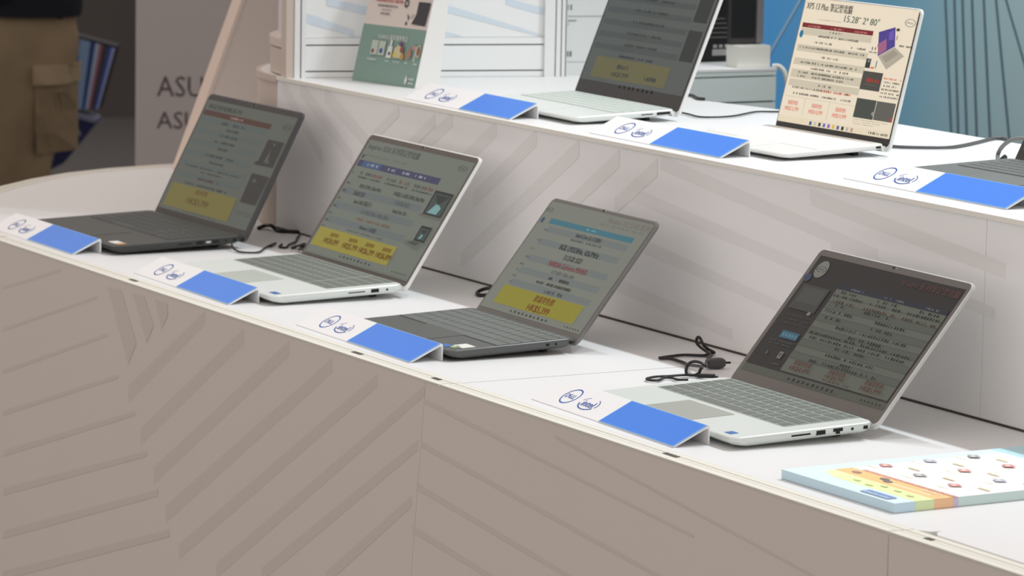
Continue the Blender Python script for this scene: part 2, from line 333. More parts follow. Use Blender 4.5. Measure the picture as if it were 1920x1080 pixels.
# ------------------------------------------------------------ riser
rs = thing('display_riser', 'raised white upper tier with pale zigzag-print front standing on the counter', 'riser')
back = [(2.9, 1.05), (.52, 1.035), (.27, .985), (.10, .95), (-.30, 1.14)]
RC = (-.49, YR + .335); arc = [(RC[0] - .335 * math.sin(a), RC[1] - .335 * math.cos(a)) for a in [math.radians(6 * k) for k in range(16)]]
mb = MB(); mb.prism([(2.9, YR + .004)] + back + [(-.80, 1.14)] + [(x + .003, y + .003) for x, y in reversed(arc[1:])] + [(-.488, YR + .004)], H - .02, H, M_TOP); mb.build('top_panel', rs)
mb = MB(); mb.box((-.489, YR - .0025, H - .0058), (2.9, YR + .0035, H + .0003), mat('cream_highlight_trim', (.88, .865, .80), .4)); mb.build('edge_trim', rs)  # cream colour paints the highlight along the riser's front edge
A = [(x - .0035 * (x - RC[0]) / -.335, y) for x, y in arc]
mb = MB(); mb.loft([[(x + (x - RC[0]) * .008, y + (y - RC[1]) * .008, H - .010), (x + (x - RC[0]) * .008, y + (y - RC[1]) * .008, H + .0003), (x - (x - RC[0]) * .012, y - (y - RC[1]) * .012, H + .0003), (x - (x - RC[0]) * .012, y - (y - RC[1]) * .012, H - .010)] for x, y in arc], M_BEIGE); mb.build('curved_edge_trim', rs, smooth=True)  # same painted beige shade carried along the rounded trim
for x0, x1 in ((-.489, 1.4995), (1.5005, 2.9)):
    mb = MB(); mb.box((x0, YR, .003), (x1, YR + .016, H - .0059), M_RISER); mb.build('fascia_panel', rs)
mb = MB()
for i_, b in enumerate(K_riser): mb.flat([(x, YR - .0001 - .00002 * i_, z) for x, z in clip_top(b, H - .0060) if True], M_RBAND)
mb.build('printed_zigzag_band', rs)
mb = MB(); mb.box((-.489, YR - .001, .0002), (2.9, YR + .014, .0028), M_DARKLINE); mb.build('base_gap', rs)
mb = MB(); mb.loft([[(x, y, .001), (x, y, H - .0101), (x - (x - RC[0]) * .04, y - (y - RC[1]) * .04, H - .0101), (x - (x - RC[0]) * .04, y - (y - RC[1]) * .04, .001)] for x, y in arc], M_BEIGE); mb.build('curved_end_panel', rs, smooth=True)  # beige puts the different light on the rounded end into its colour
mb = MB(); mb.box((2.885, YR + .02, .001), (2.9, 1.03, H - .02), M_RISER); mb.build('end_panel', rs)

# ------------------------------------------------------------ exhibition wall on the riser
WD = Vector((.1, .42, 0)).normalized()
wl = bpy.data.objects.new('wall_left', None); COL.objects.link(wl); wl.location = (-.455, .51, H); wl.rotation_euler = (0, 0, math.atan2(WD.y, WD.x)); wl['kind'] = 'structure'
HT = 1.28
def wbox(name, a, b, m):
    mb = MB(); mb.box(a, b, m); return mb.build(name, wl)
def post(s0, s1, grooves):
    mb = MB(); e = [s0] + [v for g in grooves for v in (g - .0011, g + .0011)] + [s1]
    for k in range(0, len(e), 2): mb.box((e[k], -.010, 0), (e[k + 1], .03, HT), M_ALU)
    mb.build('aluminium_post', wl)
    mb = MB()
    for g in grooves: mb.box((g - .0011, -.005, 0), (g + .0011, .028, HT), M_DARKLINE)
    mb.build('post_groove', wl)
wbox('end_board', (-.0203, -.008, 0), (-.0068, .03, HT), M_BEIGE)
post(-.0065, .0125, (.0042,))
post(.4265, .4655, (.4455, .4555, .4635))
wbox('backing_board', (.0125, .008, 0), (.4265, .026, HT), M_DARKLINE)
for z0, z1 in ((.0005, .0095), (.0118, .0532), (.0555, .0665)): wbox('slat', (.0128, -.004, z0), (.4262, .0075, z1), M_SLAT)
wbox('wall_panel', (.0128, 0, .067), (.4262, .0078, HT), M_SLAT)
mb = MB()
for b in K_wall: mb.flat([(x, -.0005, max(z - H, .0675)) for x, z in b], M_PBAND)
mb.build('printed_band', wl)
# price board right of the second post
wbox('price_panel', (.4657, .004, -.002), (.64, .03, HT), mat('pale_green_white_board', (.70, .745, .735), .4))
gi = ink((120, 132, 130)); pg_m = ink((205, 216, 212))
mb = MB(); PG = Page(mb, lambda u, v, l: (u, .004 - .0003 * l, v), 1)
PG.rect(.468, .1023, .60, .1003, ink((168, 182, 176))); PG.rect(.4665, .0243, .60, .0233, ink((170, 180, 200)))
for z, ln in ((.112, .012), (.033, .016)):
    x = .4695
    for k in range(2): PG.rect(x + k * .0048, z + .009, x + k * .0048 + (.0018 if z > .1 else .0028) + k * .001, z, gi)
for k, (x0, x1, z) in enumerate(((.468, .486, .093), (.468, .474, .087))):
    n = int((x1 - x0) / .0022)
    for i in range(n): PG.rect(x0 + i * .0022, z + .0022, x0 + i * .0022 + .0015, z, gi)
mb.build('price_print', wl)

# curved corner pillar left of the wall
cp = thing('corner_pillar', 'rounded white and beige corner pillar standing left of the slat wall', 'pillar')
PC = (-.4615, .4965 + .32)
def parc(r, n=16): return [(PC[0] - r * math.sin(math.radians(6 * k)), PC[1] - r * math.cos(math.radians(6 * k))) for k in range(n)]
def curved(name, r, z0, z1, m, th=.02):
    a, b = parc(r), parc(r - th); mb = MB()
    mb.loft([[(a[i][0], a[i][1], z0), (a[i][0], a[i][1], z1), (b[i][0], b[i][1], z1), (b[i][0], b[i][1], z0)] for i in range(len(a))], m)
    return mb.build(name, cp, smooth=True)
curved('base_band', .318, H + .0022, H + .0455, M_BEIGE)
curved('groove_strip', .314, H + .0003, H + .0022, M_DARKLINE); curved('groove_strip', .314, H + .0455, H + .0477, M_DARKLINE)
curved('cap_band', .320, H + .0477, H + .0615, mat('light_beige_rim', (.66, .575, .52), .5))
curved('upper_panel', .305, H + .0615, H + HT, mat('lilac_white_panel', (.74, .70, .72), .45))
mb = MB(); a = parc(.3055)
for zz, wd_ in ((.083, .028), (.148, .03), (.213, .03)):
    for i in range(0, 2): mb.flat([(a[i][0], a[i][1], H + zz + i * .012), (a[i + 1][0], a[i + 1][1], H + zz + .012 + i * .012), (a[i + 1][0], a[i + 1][1], H + zz + wd_ + .012 + i * .012), (a[i][0], a[i][1], H + zz + wd_ * .8 + i * .012)], mat('grey_stripe_print', (.36, .33, .34), .45))
mb.build('printed_stripe', cp)

# slanted beige partition on the far end of the counter
sp = thing('slanted_partition', 'tall beige partition with a slanted bright left edge behind the far dark laptop', 'partition')
mb = MB(); pts = [(.699, .0008), (.823, .32), (1.16, 1.15), (1.34, 1.15), (1.34, .0008)]
pts[4] = (1.05, .0008); pts[3] = (1.5, 1.15)
mb.loft([[(-1.36, y, z) for y, z in pts], [(-1.325, y, z) for y, z in pts]], mat('pinkish_beige_panel', (.66, .56, .50), .5, 0, .25, .03, 3)); mb.build('panel', sp)
mb = MB(); mb.loft([[(-1.362, y + dy, z), (-1.322, y + dy, z), (-1.322, y + dy + .008, z), (-1.362, y + dy + .008, z)] for (y, z), dy in zip(pts[:3], (-.0082, -.0082, -.0082))], mat('pale_edge_strip', (.70, .58, .50), .5)); mb.build('edge_strip', sp)

# blue backdrop behind
bd_ = bpy.data.objects.new('wall_rear', None); COL.objects.link(bd_); bd_['kind'] = 'structure'
m_bd = bpy.data.materials.new('blue_backdrop_print'); m_bd.use_nodes = True; nt = m_bd.node_tree; bsd = nt.nodes['Principled BSDF']
tc = nt.nodes.new('ShaderNodeTexCoord'); sx = nt.nodes.new('ShaderNodeSeparateXYZ'); mr = nt.nodes.new('ShaderNodeMapRange'); cr = nt.nodes.new('ShaderNodeValToRGB')
nt.links.new(tc.outputs['Object'], sx.inputs[0]); nt.links.new(sx.outputs['X'], mr.inputs['Value']); mr.inputs['From Min'].default_value = -1.3; mr.inputs['From Max'].default_value = -.35
nt.links.new(mr.outputs[0], cr.inputs[0]); nt.links.new(cr.outputs[0], bsd.inputs['Base Color']); bsd.inputs['Roughness'].default_value = .5
bsd.inputs['Specular IOR Level'].default_value = .2
e = cr.color_ramp.elements; e[0].position = 0; e[0].color = (.10, .45, .95, 1); e[1].position = 1; e[1].color = (.50, .70, .73, 1)
ne = cr.color_ramp.elements.new(.45); ne.color = (.20, .52, .74, 1); ne = cr.color_ramp.elements.new(.72); ne.color = (.40, .64, .72, 1)
mb = MB(); mb.box((-2.2, 2.0, -.80), (2.4, 2.03, .95), m_bd); mb.build('backdrop_panel', bd_)
mfl = mat('dark_slate_line', (.13, .21, .25), .6); mlt = mat('pale_line', (.55, .72, .85), .6)
for (xa, za), (xb, zb), m_ in [((-.6944, .3442), (-.6606, .0942), mfl), ((-.6651, .3462), (-.6381, .0943), mfl), ((-.6395, .3479), (-.6107, .0939), mfl), ((-.6089, .3499), (-.5782, .0921), mfl), ((-.5719, .3524), (-.536, .0922), mfl), ((-.5335, .355), (-.4763, .0981), mfl), ((-.5021, .357), (-.4392, .2447), mfl), ((-1.1997, .3019), (-1.2799, .2147), mlt)]:
    dx = (xb - xa) / (zb - za); zt, zl = .9, -.3
    if m_ is mlt: zt, zl = .42, .12
    mb = MB(); xt = xa + dx * (zt - za); xl = xa + dx * (zl - za); hw = .0028
    mb.loft([[(xl - hw, 1.9985, zl), (xl + hw, 1.9985, zl), (xl + hw, 2.0, zl), (xl - hw, 2.0, zl)], [(xt - hw, 1.9985, zt), (xt + hw, 1.9985, zt), (xt + hw, 2.0, zt), (xt - hw, 2.0, zt)]], m_); mb.build('backdrop_line', bd_)

# low rear cabinet with slat face, and what stands on it
rc = thing('rear_cabinet', 'low grey slat-faced cabinet with white top behind the upper silver laptop', 'cabinet')
M_GSLAT = mat('grey_green_slat', (.68, .76, .75), .45)
mb = MB(); mb.box((-.80, 1.16, -.80), (-.352, 1.388, .240), mat('cabinet_core', (.10, .11, .11), .7)); mb.build('carcass', rc)
for z0, z1 in ((-.1, -.045), (-.043, .034), (.036, .115), (.117, .1985), (.2015, .2435), (.2465, .2540)):
    mb = MB(); mb.box((-.352, 1.158, z0), (-.345, 1.390, z1), M_GSLAT); mb.build('slat', rc)
mb = MB(); mb.box((-.81, 1.157, .2542), (-.344, 1.391, .2585), M_TOP); mb.build('worktop', rc)
mb = MB(); mb.box((-.81, 1.157, .2401), (-.353, 1.391, .2541), M_GSLAT); mb.build('carcass', rc)
wb = thing('white_carton', 'plain white carton on the rear cabinet under the dark case', 'box', (-.385, 1.352, .2586), 0)
mb = MB(); mb.cbox((-.012, -.034, 0), (.026, .034, .038), .001, mat('white_card', (.80, .80, .74), .6)); mb.build('carton_body', wb)
mb = MB(); mb.box((-.0115, -.0338, .0379), (.0255, .0338, .0388), mat('white_card_lid', (.77, .77, .72), .6)); mb.build('lid_flap', wb)
dk = thing('dark_case', 'dark grey box-shaped case standing on the white carton', 'case', (-.443, 1.352, .2975), 0)
mb = MB(); mb.cbox((.046, -.034, 0), (.058, .034, .42), .003, mat('charcoal_case', (.055, .05, .05), .5, 0, .3)); mb.build('case_body', dk)
mb = MB(); mb.box((.058, .020, .002), (.0595, .0335, .415), mat('grey_case_strip', (.20, .19, .195), .5)); mb.build('side_strip', dk)
mb = MB(); mb.cbox((.058, -.033, .012), (.0592, .0165, .41), .0005, mat('black_case_panel', (.014, .014, .015), .4)); mb.build('front_panel', dk)
bb = thing('black_product_box', 'flat black product box with small grey print beside the white carton', 'box', (-.50, 1.3175, .2586), 0)
mb = MB(); mb.cbox((-.012, -.09, 0), (.012, .0705, .40), .001, mat('black_card', (.028, .024, .024), .5)); mb.build('box_body', bb)
mb = MB(); PG = Page(mb, lambda u, v, l: (.0121 + .0002 * l, -.09 + u * .1605, .118 - v * .118), .118 / .1605)
gm = mat('grey_box_print', (.20, .185, .18), .6); wm = mat('pale_box_print', (.55, .53, .52), .6)
for k, (a, b) in enumerate(((.45, .90), (.35, .92), (.42, .93), (.38, .93), (.30, .93))): PG.rect(a, .34 + k * .07, b, .36 + k * .07, gm)
PG.rect(.30, .74, .55, .76, gm); PG.rect(.32, .80, .50, .81, gm); PG.rect(.74, .81, .965, .905, wm); PG.rect(.22, .85, .34, .89, gm)
for k in range(3): PG.rect(.75 + k * .075, .74, .80 + k * .075, .79, wm)
PG.quad([(.62, 0), (.80, 0), (.72, .22), (.60, .27)], mat('silver_box_print', (.26, .25, .25), .5))
mb.build('box_print', bb)
# ------------------------------------------------------------ laptops
def key_mesh(cache, w_, h_, m):
    k = (round(w_, 4), round(h_, 4), m.name)
    if k not in cache:
        mb = MB(); t = .0010; i = .0005
        mb.loft([[(0, 0, -.0006), (w_, 0, -.0006), (w_, h_, -.0006), (0, h_, -.0006)], [(0, 0, t * .6), (w_, 0, t * .6), (w_, h_, t * .6), (0, h_, t * .6)],
                 [(i, i, t), (w_ - i, i, t), (w_ - i, h_ - i, t), (i, h_ - i, t)]], m)
        me = bpy.data.meshes.new('key'); me.from_pydata(mb.v, [], mb.f); me.materials.append(m); cache[k] = me
    return cache[k]
KC = {}
def laptop(label, x, y, yaw, ang, w_, d, l, z=0.0, body=None, side=None, keym=None, bezelm=None, lidm=None, kb=(.445, .92, .445), numpad=False, keydark=None,
           pad=(-.06, .115, .05, .37), padm=None, ports=(), sticker=(), draw=None, disp=(.028, .05, .985, .945), bez_rim=.0022, front_t=.0125, zf=.0152, zr=.0228, webcam=True, black_tb=None, keygap=.0030, deck=None):
    t = thing('laptop', label, 'laptop', (x, y, z), yaw)
    ZF, ZRr = zf, zr; tilt = math.atan2(ZRr - ZF, d)
    # chassis: top face at local z 0
    dd = d - .012; r = .011
    mb = MB()
    top = rrect(w_, dd, r, 4, 0, dd / 2)
    def ring(ins, zz, fr=0):
        cx, cy = 0, dd / 2; out = []
        for px, py in top:
            sx_ = (w_ / 2 - ins) / (w_ / 2); sy_ = (dd / 2 - ins) / (dd / 2)
            qx, qy = px * sx_, cy + (py - cy) * sy_
            out.append((qx, qy + (fr if py < cy else 0) * (1 - (qy / cy)), zz))
        return out
    ft = front_t
    mb.loft([ring(.006, -ft, .012), ring(.002, -ft * .78, .004), ring(0, -ft * .45), ring(0, -.0012), ring(.0012, 0)], body)
    base = mb.build('base', t, smooth=True); base.location = (0, 0, ZF); base.rotation_euler = (tilt, 0, 0)
    # feet
    for yy, zz in ((.03, None), (dd - .03, None)):
        mb = MB(); zb = -ZF / math.cos(tilt) - yy * math.tan(tilt)
        mb.box((-w_ * .4, yy - .004, zb + .0003), (w_ * .4, yy + .004, -ft + .001), M_BLACK); mb.build('foot', base)
    # keyboard
    y0, y1, hx = kb[0] * d, kb[1] * d, kb[2] * w_
    kx0, kx1 = -hx, hx * (kb[3] if len(kb) > 3 else 1)
    mb = MB(); mb.loft([[(px, py, .00005) for px, py in rrect(kx1 - kx0 + .003, y1 - y0 + .003, .003, 2, (kx0 + kx1) / 2, (y0 + y1) / 2)],
                        [(px, py, .0003) for px, py in rrect(kx1 - kx0 + .003, y1 - y0 + .003, .003, 2, (kx0 + kx1) / 2, (y0 + y1) / 2)]], deck or keym)
    mb.build('keyboard_bed', base)
    units = 15 + (4.2 if numpad else 0); u_ = (kx1 - kx0) / units; rows = 5.65; rh = (y1 - y0) / rows
    lay = [[1] * 15, [1] * 13 + [2], [1.5] + [1] * 12 + [1.5], [1.75] + [1] * 11 + [2.25], [2.25] + [1] * 10 + [2.75], [1.25, 1, 1, 1.25, 5.25, 1.25, 1, 1, 1, 1]]
    np_ = [[1] * 4, [1] * 4, [1] * 4, [1] * 4, [1] * 4, [2, 1, 1]]
    yy = y1
    for ri, row in enumerate(lay):
        hh = rh * (.65 if ri == 0 else 1); yy -= hh
        xs = kx0
        for wd in row + ([.2] + np_[ri] if numpad else []):
            if wd != .2:
                me = key_mesh(KC, wd * u_ - keygap, hh - keygap, keym)
                k = bpy.data.objects.new('key', me); COL.objects.link(k); k.parent = base; k.location = (xs + keygap / 2, yy + keygap / 2, -.0002)
            xs += wd * u_
    # touchpad
    px0, px1, py0, py1 = pad[0] * w_ if abs(pad[0]) > .2 else pad[0], pad[2] if abs(pad[2]) <= .2 else pad[2] * w_, .03 * d, pad[3] * d
    mb = MB(); mb.loft([[(qx, qy, .00006) for qx, qy in rrect(px1 - px0, py1 - py0, .003, 2, (px0 + px1) / 2, (py0 + py1) / 2)], [(qx, qy, .0004) for qx, qy in rrect(px1 - px0, py1 - py0, .003, 2, (px0 + px1) / 2, (py0 + py1) / 2)]], padm or body)
    mb.build('touchpad', base)
    # stickers on the palm rest
    for sx0, sy0, sx1, sy1, sm in sticker:
        mb = MB(); mb.box((sx0, sy0, .00005), (sx1, sy1, .0005), sm); mb.build('sticker', base)
    # ports along the right side
    for kind, a, b_, h_ in ports:
        mb = MB(); zc = -front_t * .46; X = w_ / 2
        if kind == 'jack':
            mb.loft([[(X - .001, a + h_ / 2 * math.cos(q), zc + h_ / 2 * math.sin(q)) for q in [math.pi * 2 * i / 12 for i in range(12)]], [(X + .0003, a + h_ / 2 * math.cos(q), zc + h_ / 2 * math.sin(q)) for q in [math.pi * 2 * i / 12 for i in range(12)]]], M_PORT)
        elif kind == 'lan':
            mb.box((X - .001, a, zc - .001), (X + .0003, b_, zc + h_ / 2), M_PORT); mb.box((X - .001, a + (b_ - a) * .3, zc - h_ / 2 - .001), (X + .0003, a + (b_ - a) * .7, zc - .001), M_PORT)
        elif kind == 'light':
            mb.box((X - .001, a, zc - h_ / 2), (X + .0004, b_, zc + h_ / 2), mat('silver_port_insert', (.6, .6, .58), .4, .3))
        else: mb.box((X - .001, a, zc - h_ / 2), (X + .0003, b_, zc + h_ / 2), M_PORT)
        mb.build('port', base)
    # hinge barrel
    mb = MB(); hy = d - .0085; zr = 0
    for sx_ in (-1, 1):
        mb.loft([[(sx_ * w_ * (.30 if k == 0 else .47), hy + .0042 * math.cos(q), ZRr - .0085 + .0042 * math.sin(q)) for q in [math.pi * 2 * i / 12 for i in range(12)]] for k in (0, 1)], M_BLACK if lidm is None else lidm)
    mb.build('hinge', t, smooth=True)
    # lid: local x across, z up the lid, front face y=0
    lean = ang - math.pi / 2; low = .0125
    th = .0062
    pr = [(px, pz) for px, pz in rrect(w_, l + low, .009, 5, 0, (l - low) / 2)]
    def lring(ins, yy):
        cz = (l - low) / 2
        return [(px * (w_ / 2 - ins) / (w_ / 2), yy, cz + (pz - cz) * ((l + low) / 2 - ins) / ((l + low) / 2)) for px, pz in pr]
    mb = MB(); mb.loft([lring(.0012, 0), lring(0, .0010), lring(0, th - .0016), lring(.0022, th)], lidm or body)
    lid = mb.build('lid', t, smooth=True); lid.location = (0, d - .004, ZRr); lid.rotation_euler = (-lean, 0, 0)
    bz = bez_rim
    mb = MB(); bp_ = rrect(w_ - 2 * bz, l + low - .006 - bz, .008, 5, 0, (l - low + .006 - bz) / 2)
    mb.loft([[(px, -.0005, pz) for px, pz in bp_], [(px, .0002, pz) for px, pz in bp_]], bezelm); mb.build('bezel', lid)
    u0, v0, u1, v1 = disp
    X = lambda u: (u - .5) * w_
    Z = lambda v: (1 - v) * l
    if webcam:
        mb = MB(); zc = l - v0 * l * .42
        mb.loft([[(.0018 * math.cos(q), -.0008, zc + .0018 * math.sin(q)) for q in [math.pi * 2 * i / 12 for i in range(12)]], [(.0018 * math.cos(q), -.0004, zc + .0018 * math.sin(q)) for q in [math.pi * 2 * i / 12 for i in range(12)]]], M_PORT)
        mb.loft([[(.0062 + .0007 * math.cos(q), -.0007, zc + .0007 * math.sin(q)) for q in [math.pi * 2 * i / 8 for i in range(8)]], [(.0062 + .0007 * math.cos(q), -.0004, zc + .0007 * math.sin(q)) for q in [math.pi * 2 * i / 8 for i in range(8)]]], mat('white_led', (.6, .6, .6)))
        mb.build('webcam', lid)
    mb = MB()
    P = lambda u, v, ly: (X(u), -.0006 - .00012 * ly, Z(v))
    pg = Page(mb, P, l / w_)
    draw(pg, disp)
    mb.build('display', lid)
    return t

# colours of display print
K = lambda c, g=.35: smat(c, g)
def taskbar(p, u0, u1, v, c, h=.012, n=9, tray=(.0, .0)):
    for i in range(n):
        uu = u0 + (u1 - u0) * i / (n - 1)
        p.rect(uu - .006, v - h / 2 - .004 * (i % 2), uu + .005 + .002 * (i % 3), v + h / 2, c)
    if tray[1]:
        for i in range(6):
            uu = tray[0] + (tray[1] - tray[0]) * i / 5; p.rect(uu - .004, v - h * .35, uu + .005, v + h * .35, c)

def draw1(p, D):
    W = K((96, 100, 92)); bgc = K((93, 99, 93)); st = K((80, 88, 85)); dk = K((54, 54, 50)); red = K((74, 50, 44)); yl = K((106, 100, 54)); blk = K((54, 52, 50)); rd2 = K((86, 58, 34))
    p.rect(*D, K((86, 89, 83)))
    for k in range(6): p.rect(.03, .19 + k * .092, .74, .235 + k * .092, st)
    p.quad([(.028, .135), (.757, .140), (.757, .183), (.030, .178)], red); p.greek(.33, .46, .160, .018, K((140, 118, 105)))
    p.text(.235, .103, .030, '筆記型電腦系列', dk, .36)
    for k, (v, w2) in enumerate(((.217, .13), (.262, .07), (.313, .09), (.366, .12), (.419, .05), (.483, .15), (.537, .09), (.596, .30), (.628, .12), (.681, .11), (.733, .22))):
        p.greek(.398 - w2, .398 + w2, v, .020 if k not in (7, 8) else .013, dk if k != 9 else red)
    p.quad([(.052, .754), (.753, .754), (.765, .945), (.058, .945)], yl)
    p.text(.393, .786, .030, '優惠價', rd2, .13); p.text(.394, .862, .050, 'HK$3,799', rd2, .23)
    p.round_logo(.918, .140, .040, dk)
    p.quad([(.796, .26), (.956, .258), (.956, .465), (.79, .468)], blk); p.quad([(.775, .440), (.800, .440), (.796, .468), (.76, .468)], blk)
    p.quad([(.865, .33), (.885, .42), (.91, .44), (.85, .44)], K((82, 82, 80))); p.disc(.876, .29, .01, .012, K((85, 85, 85)))
    p.quad([(.790, .538), (.968, .540), (.958, .772), (.800, .774)], blk); p.quad([(.84, .57), (.87, .60), (.82, .605)], K((82, 80, 78)))
    for k in range(2): p.greek(.80, .95, .845 + k * .02, .010, K((74, 74, 70)))
    taskbar(p, .30, .62, .955, K((82, 78, 62)))
def draw2(p, D):
    bgc = K((105, 110, 101)); st = K((96, 103, 102)); dk = K((44, 46, 44)); mid = K((72, 74, 72)); yl = K((140, 130, 54)); rd = K((90, 50, 20)); nav = K((60, 62, 86)); wt = K((150, 152, 160)); rr = K((104, 76, 68))
    p.rect(*D, bgc)
    for v in (.44, .56, .68): p.rect(.04, v, .77, v + .052, st)
    p.text(.285, .098, .042, 'Inspiron 3520 系列筆記型電腦', mid, .47)
    p.greek(.062, .454, .170, .013, K((92, 96, 88)))
    p.disc(.052, .185, .010, .018, K((50, 70, 72)))
    p.rect(.040, .215, .790, .266, nav); p.rect(.082, .217, .25, .264, K((62, 82, 112)))
    for u in (.175, .335, .47, .62): p.greek(u - .045, u + .045, .240, .018, wt)
    for u in (.395, .545, .70): p.rect(u, .216, u + .004, .265, K((86, 90, 110)))
    for u, w2 in ((.213, .10), (.460, .10), (.698, .085)):
        p.greek(u - w2, u + w2 * .2, .312, .026, mid); p.greek(u + w2 * .2, u + w2, .312, .026, rr); p.greek(u - w2, u + w2, .346, .013, dk)
    p.text(.27, .408, .030, '8GB, DDR4, 2666 MHz', dk, .20); p.text(.625, .402, .032, '8+8GB, 2 x 8GB, DDR4, 2666 MHz', dk, .27)
    p.text(.205, .470, .034, '256GB SSD', dk, .105); p.text(.60, .465, .032, '512GB SSD', mid, .13)
    p.text(.28, .532, .032, 'Intel UHD 顯示卡', dk, .16); p.text(.621, .528, .032, 'Intel Iris Xe', dk, .12)
    p.text(.43, .593, .030, '15.6" FHD 1920 x 1080, 120Hz', mid, .25); p.greek(.30, .62, .652, .022, rr)
    p.text(.443, .708, .026, 'Windows 11 家用版', dk, .15); p.greek(.28, .60, .752, .011, mid)
    p.rect(.045, .776, .762, .925, yl)
    for u, t in ((.206, 'HK$4,099'), (.385, 'HK$5,799'), (.541, 'HK$6,299'), (.699, 'HK$6,899')):
        p.text(u, .866, .044, t, rd, .135); p.text(u, .818, .024, '建議零售價', rd, .075)
    for v in (.324, .408, .470, .535, .599, .659, .715, .764): p.greek(.052, .080, v, .016, dk)
    p.round_logo(.920, .112, .036, dk)
    for (a, b, c, d_) in ((.812, .31, .972, .502), (.862, .580, .957, .700)):
        p.rect(a, b, c, d_, K((40, 42, 42))); p.rect(a + .012, b + .018, c - .012, d_ - .015, K((62, 72, 70)))
        p.quad([(a + .03, d_ - .02), (a + (c - a) * .45, b + (d_ - b) * .45), (c - .04, b + (d_ - b) * .62), (c - .05, d_ - .02)], K((112, 150, 150)))
        p.quad([(a + .02, b + .03), (c - .02, b + .03), (a + (c - a) * .5, b + (d_ - b) * .55)], K((46, 50, 46)))
    p.quad([(.795, .498), (.975, .498), (.972, .515), (.782, .515)], K((92, 92, 84)))
    p.quad([(.862, .700), (.957, .700), (.91, .765), (.792, .735), (.79, .712)], K((92, 96, 86))); p.quad([(.855, .706), (.93, .706), (.90, .735), (.825, .724)], K((66, 70, 66)))
    taskbar(p, .36, .63, .955, dk, .014, 9, (.84, .96))
    p.rect(D[0], .978, D[2], D[3], K((98, 101, 92)))
def draw3(p, D):
    bgc = K((115, 118, 109)); st = K((104, 110, 108)); dk = K((34, 36, 34)); mid = K((66, 70, 66)); tl = K((60, 106, 118)); yl = K((132, 126, 46)); rd = K((116, 38, 36)); rd2 = K((100, 44, 20))
    p.rect(*D, bgc)
    for v in (.235, .345, .49, .60, .71): p.rect(.14, v, .90, v + .052, st)
    p.rect(.113, .170, .903, .215, tl); p.greek(.47, .55, .192, .014, K((110, 150, 156)))
    p.text(.785, .078, .046, 'Vostro 13 5310 系列', K((112, 100, 96)), .38); p.greek(.55, .95, .122, .016, K((108, 104, 98)))
    p.round_logo(.052, .108, .030, dk); p.disc(.050, .200, .014, .026, K((52, 72, 96)))
    p.text(.537, .254, .036, 'Intel Core i5-11320H', dk, .23); p.greek(.40, .68, .300, .018, mid)
    p.text(.537, .374, .046, '8GB, LPDDR4x, 4267MHz', dk, .37); p.text(.531, .447, .044, '512GB SSD', dk, .17)
    p.text(.535, .520, .044, 'NVIDIA GeForce MX450', rd, .355); p.text(.530, .582, .028, '13.3" QHD+ 2560 x 1600', mid, .21)
    p.greek(.44, .62, .635, .024, dk); p.greek(.36, .70, .686, .024, dk); p.greek(.43, .63, .742, .030, mid)
    p.rect(.113, .772, .880, .930, yl)
    p.text(.532, .816, .044, '建議零售價', rd2, .185); p.text(.531, .892, .056, 'HK$5,399', rd2, .205)
    for v in (.273, .366, .444, .515, .582, .633, .685, .739): p.greek(.122, .150, v, .014, K((58, 66, 80)))
    taskbar(p, .32, .66, .962, dk, .016, 10, (.84, .965))
